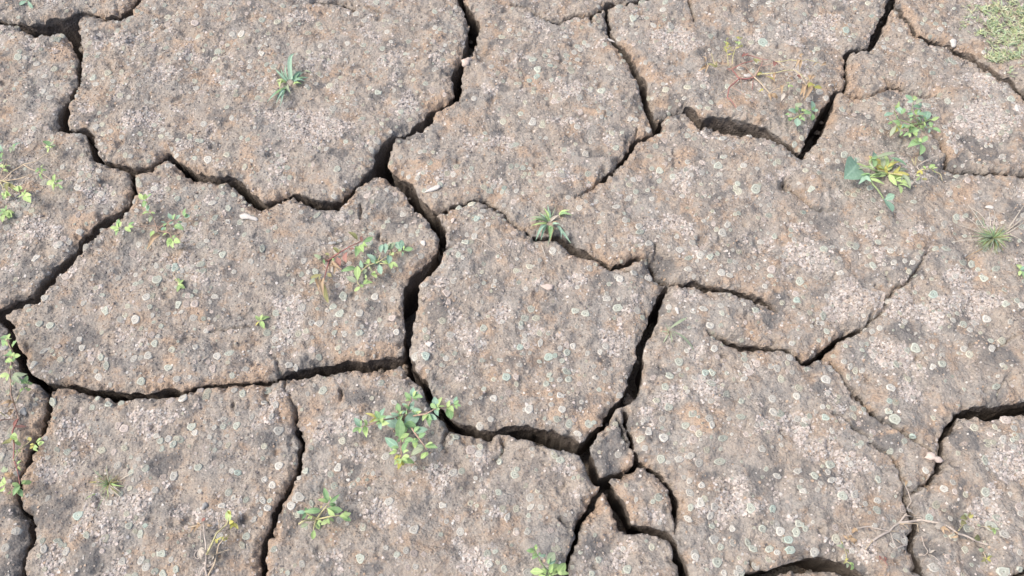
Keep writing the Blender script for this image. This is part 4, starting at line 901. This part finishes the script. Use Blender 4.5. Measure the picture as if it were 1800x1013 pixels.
zFt, zGt, zAt, zEt, zHt = Z(450, 340, TS), Z(900, 340, TS), Z(0, 0, TS), Z(0, 340, TS), Z(1350, 340, TS)
small(zFt, (22, 668), '20,665,0,645,l 25,665,65,645,l 25,670,40,702,l 18,672,2,690,y 24,664,30,640,l', 'tiny yellow-green seedling of four leaves alone on the left plate', 15, [('22,672 24,664', 'g')], wr=.6)
small(zGt, (820, 728), '818,715,935,795,w,.13 828,730,836,768,w,.14 822,730,797,775,w,.14 815,712,800,685,w,.14', 'lone short grass shoot right of the central crack', 16, [('820,730 815,712', 'g')], wr=.13, shape='lance', name='grass_shoot', mk='g', cat='grass')
small(zAt, (142, 4), '140,5,108,22,b 145,5,167,36,b 142,3,140,-20,b', 'tiny blue-green seedling cut by the top edge, upper left corner', 17, [('142,8 142,0', 'g')])
small(zEt, (938, 470), '940,480,930,508,l 940,475,957,457,l 930,470,962,492,l 935,465,925,450,l', 'tiny pale green sprout below the three-branched weed', 18, [('938,470 905,420 940,385', 't')])
small(zHt, (1325, 400), '1320,400,1350,385,b 1322,405,1345,440,g 1318,395,1310,370,l', 'little green sprout at the right edge below the spiky grass tuft', 19, [('1322,405 1318,395', 'g')])
zT = Z(1420, 860, 380 / 1800)
small(zT, (1290, 300), '1330,230,1350,200,o,.6 1320,235,1285,240,o 1340,240,1372,218,y 1310,270,1280,290,o 1330,225,1305,205,w', 'thin yellowish sprig right of the pale twig', 20, [('1255,345 1290,300 1330,230', 'y')], name='sprig', cat='sprig', high=.012)
small(zT, (1485, 570), '1480,570,1452,600,o 1490,580,1520,600,y 1480,560,1470,538,w 1495,570,1530,560,o 1420,500,1465,512,w 1470,590,1488,618,o', 'low yellow-green rosette near the lower right corner', 21, [('1485,580 1470,540 1440,505', 't')], wr=.55, name='weed_rosette', cat='weed')
small(zT, (1545, 330), '1555,325,1588,332,w 1560,340,1522,333,o 1540,330,1500,310,o 1440,310,1415,298,w 1545,335,1555,365,l', 'faint creeping yellow-green sprout near the right lower edge', 22, [('1545,335 1500,318 1440,308', 't')], wr=.5, name='sprout')
small(zT, (320, 560), '320,600,302,618,o 340,610,375,628,l 310,590,332,580,y 290,460,278,438,y 320,500,342,532,o 370,620,358,662,l 300,480,260,470,w 330,620,330,642,w', 'pale yellow weed hanging over the bottom crack at lower right', 23, [('320,610 320,540 290,460', 'y'), ('320,600 360,625', 'y')], wr=.45, name='sprout', cat='weed', high=.014)
weed('fallen_twig', zT, (760, 285), [('540,430 680,350 760,280 800,230 820,205', 'w', .0022), ('760,277 940,255 1110,285 1250,370 1380,420 1500,462', 'w', .0024), ('680,350 500,310 410,325', 'w', .0014), ('690,365 740,490', 'w', .0011), ('740,490 830,460', 'w', .0013), ('770,290 910,290 920,355', 't', .0010), ('790,290 840,335', 't', .0008), ('480,500 540,430', 't', .0014), ('680,350 760,350', 't', .0008), ('740,420 780,455', 't', .0006), ('805,215 870,228', 'w', .0012), ('900,240 940,238 950,256', 'w', .0009)],
 '1110,320,1165,340,t,.5 1050,315,1120,300,p,.5 400,320,370,360,t,.4 1250,380,1200,400,t 1380,420,1420,400,o',
 'pale bleached twig with forked branches lying across the lower right crack', 'twig', None, high=0.010, wr=.4, seed=24, scol='w')
weed('dead_stalk', zT, (850, 130), [('870,190 830,160 860,100 835,20 810,-30', 'w', .0012), ('850,180 885,205', 'w', .0008)], '830,160,860,185,p,.4 812,-25,800,-70,t,.3', 'thin bleached stalk dangling along the crack above the pale twig', 'twig', None, high=0.006, seed=25, scol='w')
weed('dead_stalk', zT, (990, 540), [('950,400 1000,520 970,550 920,538', 'w', .0009), ('1050,560 1110,612', 'w', .0008), ('1000,540 1055,562', 'w', .0008)], '1010,530,1050,510,p,.4 1000,545,1020,565,p,.4', 'thin white dead stalk in the grey hollow below the pale twig', 'twig', None, high=0.004, seed=26, scol='w')
weed('dead_stalk', zT, (370, 400), [('320,290 380,400 430,440', 'w', .0009), ('600,570 640,600 665,640', 'r', .0008), ('380,400 330,430', 't', .0008)], '340,400,385,440,t,.5 330,420,300,390,t 610,580,595,560,r 650,600,640,570,r', 'thin dry stalk with a curled tan leaf left of the pale twig', 'twig', None, high=0.006, seed=27)
zI = Z(320, 880, 120 / 914)
weed('withered_weed', zI, (340, 1000), [('335,1012 310,900 320,700 300,480 285,230', 'w', .0014), ('350,1012 430,860 450,790 490,600 560,510 630,450', 't', .0013), ('330,720 400,580 470,430 600,310 640,200', 'y', .0014), ('310,720 200,780 165,720 220,650', 'w', .0009), ('150,930 190,930 210,1010', 'w', .0010), ('80,360 250,310 390,240', 't', .0011), ('255,400 258,610', 'w', .0008), ('350,890 440,820', 'w', .0008), ('240,1010 260,940', 'w', .0008), ('330,720 440,720 640,650', 't', .0006), ('500,370 490,250', 't', .0007)],
 '470,540,520,500,y 530,530,600,510,y 630,300,700,330,y 640,280,620,160,l,.4 640,180,610,150,y 680,300,740,370,y 430,740,375,750,p,.5 250,330,200,380,t 180,370,120,410,t 260,280,300,240,r 230,650,245,760,p,.4 300,660,230,650,p,.3 150,330,90,300,p 330,330,400,340,t 560,520,620,470,o 480,560,440,520,y 340,380,380,350,p',
 'withered tan weed with bare stalks at the bottom left edge', high=0.02, wr=.45, mk='t', seed=28)

weed('dry_root', zFt, (1150, 235), [('1150,235 1190,250 1240,290 1285,322', 'w', .0007), ('1190,250 1180,290', 'w', .0005)], '', 'thin curved pale root beside the upper part of the central plate', 'root', None, high=0.004, seed=40)
# grass tufts: each blade a part
def tuft(z, center, blades, label, mk, radial=None, seed=0, up=0.02, name='grass_tuft', cat='grass'):
    random.seed(900 + seed)
    rp = on(*z(*center)); t = thing(name, rp, label, cat, 'grass tufts on the mud')
    for l in nums(blades):
        bx, by, tx, ty, wd = l[:5]; m_ = l[5] if len(l) > 5 else mk
        L = math.hypot(tx - bx, ty - by)
        b, e = z(bx, by), z(tx, ty)
        sh = 'stalk' if m_ in 'pt' and wd / L < 0.1 else 'blade'
        leaf(t, sh, m_, on(*b, 0.002), on(*e, random.uniform(0.004, 0.5 * up)), wd / L * 1.25, random.uniform(-0.4, 0.4), 'blade' if sh == 'blade' else 'stalk')
    if radial:
        n, r0, r1, wd, mats = radial
        for i in range(n):
            th = random.uniform(0, 2 * math.pi); L = random.uniform(r0, r1)
            bx, by = center[0] + 0.07 * L * math.cos(th), center[1] + 0.06 * L * math.sin(th)
            tx, ty = center[0] + L * math.cos(th), center[1] + 0.85 * L * math.sin(th)
            leaf(t, 'blade', random.choice(mats), on(*z(bx, by), 0.002), on(*z(tx, ty), random.uniform(0.003, up)), wd / L * random.uniform(0.8, 1.2), random.uniform(-0.5, 0.5), 'blade', random.choice((0, 0, 1)))
    return t
tuft(Z(460, 80, 100 / 844), (400, 560), '440,510,540,120,46 460,520,590,380,40 480,540,700,480,42 480,560,650,530,40 470,580,600,570,32,l 370,530,190,340,36 360,560,210,530,40,l 350,530,280,340,26 370,520,310,390,22 385,510,370,270,18 395,510,420,380,18 360,640,80,840,56 345,660,240,790,34 345,660,210,870,26 330,690,270,920,22 370,600,430,720,32,w 500,530,640,390,26 640,380,750,410,18,w 300,560,270,630,24,l 490,540,560,400,30,k 350,640,150,760,36,g 500,560,680,500,26,g',
     'blue-green grass tuft with one long upright blade, upper left plate', 'b', seed=1, up=.03)
tuft(Z(920, 350, 100 / 1013), (450, 420), '470,390,350,150,48,l 460,360,430,90,34,b 490,390,640,280,56,p 640,290,830,200,60,l 650,300,870,290,50,g 430,400,100,330,52,w 420,390,170,370,40,g 420,410,110,400,44,g 410,430,130,480,34,l 400,390,270,240,32,w 410,380,280,260,28,b 400,460,220,740,50,b 410,460,310,740,40,b 460,480,470,710,54,g 490,500,480,730,38,g 590,480,670,720,34,b 620,480,850,790,46,b 520,470,660,450,38,b 470,370,480,200,26,b 480,360,590,110,16,w 520,420,640,390,20,t 560,520,480,750,14,t 310,820,380,1010,14,p 460,690,420,860,18,w 440,400,360,250,36,g 450,390,520,260,20,w',
     'bright green grass tuft rooted in the thin crack at the centre', 'g', seed=2, up=.03)
tuft(Z(1640, 340, 160 / 1351), (890, 670), '720,580,430,330,12,p 720,600,380,470,13,p 740,490,520,170,12,p 780,420,560,220,12,p 770,710,270,725,12,p 740,830,480,960,12,t 1120,520,1351,180,12,p 1120,540,1351,350,12,p 1080,600,1351,410,13,p 1100,610,1350,740,12,p 850,480,830,280,14,p 890,480,890,240,12,p 760,500,690,320,12,w 700,640,500,640,10,w 1100,560,1340,390,12,p',
     'round spiky tuft of fine green blades with long pale stalks, right edge', 'g', (130, 140, 330, 16, 'gwwoklwp'), 3, .016)
tuft(Z(120, 800, 140 / 1182), (600, 430), '390,500,320,950,14,p 670,260,760,60,13,p 770,370,950,265,13,p 590,310,580,130,12,w 510,340,360,200,13,w 430,620,220,720,13,p 540,600,420,860,13,w 640,530,760,620,14,p 420,400,300,405,14,y 400,580,250,660,22,l 560,620,540,800,10,p 600,560,560,700,10,w 650,460,830,460,14,k',
     'sparse yellowish sedge tuft on the lower left plate', 'o', (70, 70, 280, 13, 'oolwgp'), 4, .014)

# mat of fine creeping weed
zM = Z(1660, 0, 140 / 945)
poly = [(215, 60), (350, 10), (600, 10), (900, -90), (1200, -60), (1250, 500), (960, 720), (860, 890), (720, 900), (660, 830), (500, 790), (490, 560), (300, 420), (190, 400), (220, 200)]
def inpoly(x, y):
    c = False
    for (ax, ay), (bx, by) in zip(poly, poly[1:] + poly[:1]):
        if (ay > y) != (by > y) and x < (bx - ax) * (y - ay) / (by - ay) + ax: c = not c
    return c
random.seed(77)
V, F, C = [], [], []
MC = [(0.42, 0.48, 0.26), (0.37, 0.45, 0.25), (0.49, 0.50, 0.31), (0.35, 0.45, 0.28), (0.49, 0.47, 0.33), (0.43, 0.49, 0.34)]
made = 0
while made < 1250:
    x, y = random.uniform(180, 1250), random.uniform(-100, 910)
    if not inpoly(x, y): continue
    q = on(*zM(x, y))
    if LAB[cell(q.x, q.y)] == 0: continue
    if float(perlin(np.array([q.x / 0.022]), np.array([q.y / 0.022]), 401)[0]) < random.uniform(-0.35, 0.3) + 0.7 * max(0, 1 - min(math.hypot(x - px_, y - py_) for px_, py_ in poly) / 220): continue
    c0 = random.choice(MC); sh = random.uniform(0.8, 1.15); th = random.uniform(0, 6.28); L = random.uniform(0.006, 0.017); wd = random.uniform(0.0008, 0.0014)
    z0 = q.z + random.uniform(0.0005, 0.004)
    d = Vector((math.cos(th), math.sin(th), random.uniform(-0.1, 0.55))).normalized(); sd = Vector((-math.sin(th), math.cos(th), 0)) * wd
    b = len(V); p = Vector((q.x, q.y, z0)); bend = Vector((random.uniform(-.3, .3), random.uniform(-.3, .3), 0)) * L
    for t, ws in ((0, 0.6), (0.5, 1.0), (1.0, 0.35)):
        cc = p + d * (L * t) + bend * (t * t)
        V += [cc - sd * ws, cc + sd * ws]
    V += [p + d * (L * 0.5) + bend * 0.25 + Vector((0, 0, wd * 0.8)), p - Vector((0, 0, 0.003))]
    F += [(b, b + 1, b + 3, b + 2), (b + 2, b + 3, b + 5, b + 4), (b, b + 6, b + 4, b + 2), (b + 1, b + 3, b + 5, b + 6)]
    C += [[c0[0] * sh, c0[1] * sh, c0[2] * sh, 1]] * 8
    made += 1
    if random.random() < 0.45:      # a side leaflet
        th += random.choice((-1, 1)) * 1.0; L *= 0.6; d2 = Vector((math.cos(th), math.sin(th), 0.25)); sd = Vector((-math.sin(th), math.cos(th), 0)) * wd * 1.4
        b = len(V); p = p + d * (L * 0.7)
        V += [p, p + d2 * L * 0.5 - sd, p + d2 * L, p + d2 * L * 0.5 + sd]; F += [(b, b + 1, b + 2, b + 3)]; C += [[c0[0] * sh, c0[1] * sh, c0[2] * sh, 1]] * 4
mo = link('creeping_weed_mat', mesh_np('creeping_weed_mat', np.array(V), np.array(F), M_GRIT, {'tint': ('FLOAT_COLOR', np.array(C))}, False))
mo['kind'] = 'stuff'; mo['label'] = 'fine yellow-green creeping mat in the top right corner'; mo['category'] = 'ground cover'

# ------------------------------------------------------------------ loose stones, chips and shells
def stone(px, py, wpx, hpx, mat, label, seed, name='pebble', cat='stone', rot=0.0, flat=0.5, rough=0.36):
    r = random.Random(seed)
    q = on(px, py)
    x2, _ = gp(px + wpx / 2, py); x1, _ = gp(px - wpx / 2, py); sx = float(x2 - x1) / 2; sy = sx * hpx / wpx
    N, M = 12, 7
    V, F = [], []
    ph = [r.uniform(0, 6.28) for _ in range(6)]
    for i in range(M + 1):
        la = math.pi * i / M
        for j in range(N):
            lo = 2 * math.pi * j / N
            k = 1 + rough * (math.sin(2 * lo + ph[0]) * .5 + math.sin(3 * lo + ph[1] + la) * .5 + math.sin(5 * lo + 2 * la + ph[2]) * .35) + r.uniform(-.06, .06)
            s = math.sin(la) ** 0.7
            V.append((sx * k * s * math.cos(lo), sy * k * s * math.sin(lo), min(sx, sy) * flat * math.cos(la) * (1 + r.uniform(-.12, .12))))
    for i in range(M):
        for j in range(N):
            F.append((i * N + j, (i + 1) * N + j, (i + 1) * N + (j + 1) % N, i * N + (j + 1) % N))
    o = link(name, mesh_np(name, np.array(V), np.array(F), mat, None, True))
    o.location = (q.x, q.y, q.z + min(sx, sy) * flat * 0.55); o.rotation_euler = (r.uniform(-.2, .2), r.uniform(-.2, .2), rot)
    o['label'] = label; o['category'] = cat; o['group'] = 'loose stones and chips on the mud'
stone(1071, 71, 17, 6, ST_W, 'thin white chip on the lip of the upper crack right of centre', 1, 'white_chip', 'chip', -0.6)
stone(820, 112, 22, 15, ST_P, 'pale angular stone wedged in the top centre crack', 2, rot=0.5, flat=.8, rough=.4)
stone(762, 333, 26, 10, ST_W, 'long white stone on the plate edge left of the central crack fork', 3, rot=0.35, rough=.35)
stone(437, 383, 30, 12, ST_W, 'white bone-like chip on the left plate below the wavy crack', 4, 'white_chip', 'chip', -0.25, rough=.45)
stone(962, 505, 26, 11, ST_P, 'pinkish flat fragment near the top of the central plate', 5, 'soil_fragment', 'fragment', 0.15, rough=.45)
stone(1675, 77, 13, 16, ST_W, 'round whitish pebble at the crack beside the green mat', 6)
stone(1640, 805, 26, 17, ST_P, 'pale knobbly soil fragment beside the lower right crack', 7, 'soil_fragment', 'fragment', -0.3, rough=.55)
stone(584, 428, 13, 8, ST_B, 'flat blue-grey pebble above the red-stemmed weed, left one of two', 8)
stone(597, 424, 10, 8, ST_B, 'flat blue-grey pebble above the red-stemmed weed, right one of two', 9)
stone(744, 428, 12, 9, ST_W, 'white pebble on the rounded plate edge by the widest crack', 10, rot=-.4)
stone(1739, 365, 14, 8, ST_W, 'off-white chip above the spiky grass tuft', 11, 'white_chip', 'chip')
stone(613, 24, 6, 8, ST_W, 'small white chip near the short crack at the top', 12, 'white_chip', 'chip')
stone(754, 606, 11, 12, ST_W, 'white fragment on the left side of the central plate', 13, 'white_chip', 'chip', rough=.4)
stone(1314, 134, 18, 9, ST_W, 'white sliver under the tangled reddish stems', 14, 'white_chip', 'chip', 0.15)
stone(361, 890, 10, 13, ST_B, 'small grey-blue pebble above the withered weed, lower left', 15, flat=.9)
stone(42, 724, 11, 17, ST_B, 'grey pebble in the lower left crack beside the tall weed', 16, rot=.2)
stone(612, 844, 9, 6, ST_W, 'white chip below the largest leafy weed, to its left', 17, 'white_chip', 'chip', .2)
stone(796, 388, 6, 13, ST_P, 'thin upright pale sliver beside the central crack', 18, 'white_chip', 'chip', -.2)
stone(1190, 546, 7, 14, ST_W, 'narrow white chip on the plate right of the central crack', 19, 'white_chip', 'chip', .15)
stone(1787, 192, 8, 18, ST_W, 'upright whitish chip at the upper right edge', 20, 'white_chip', 'chip', .1)
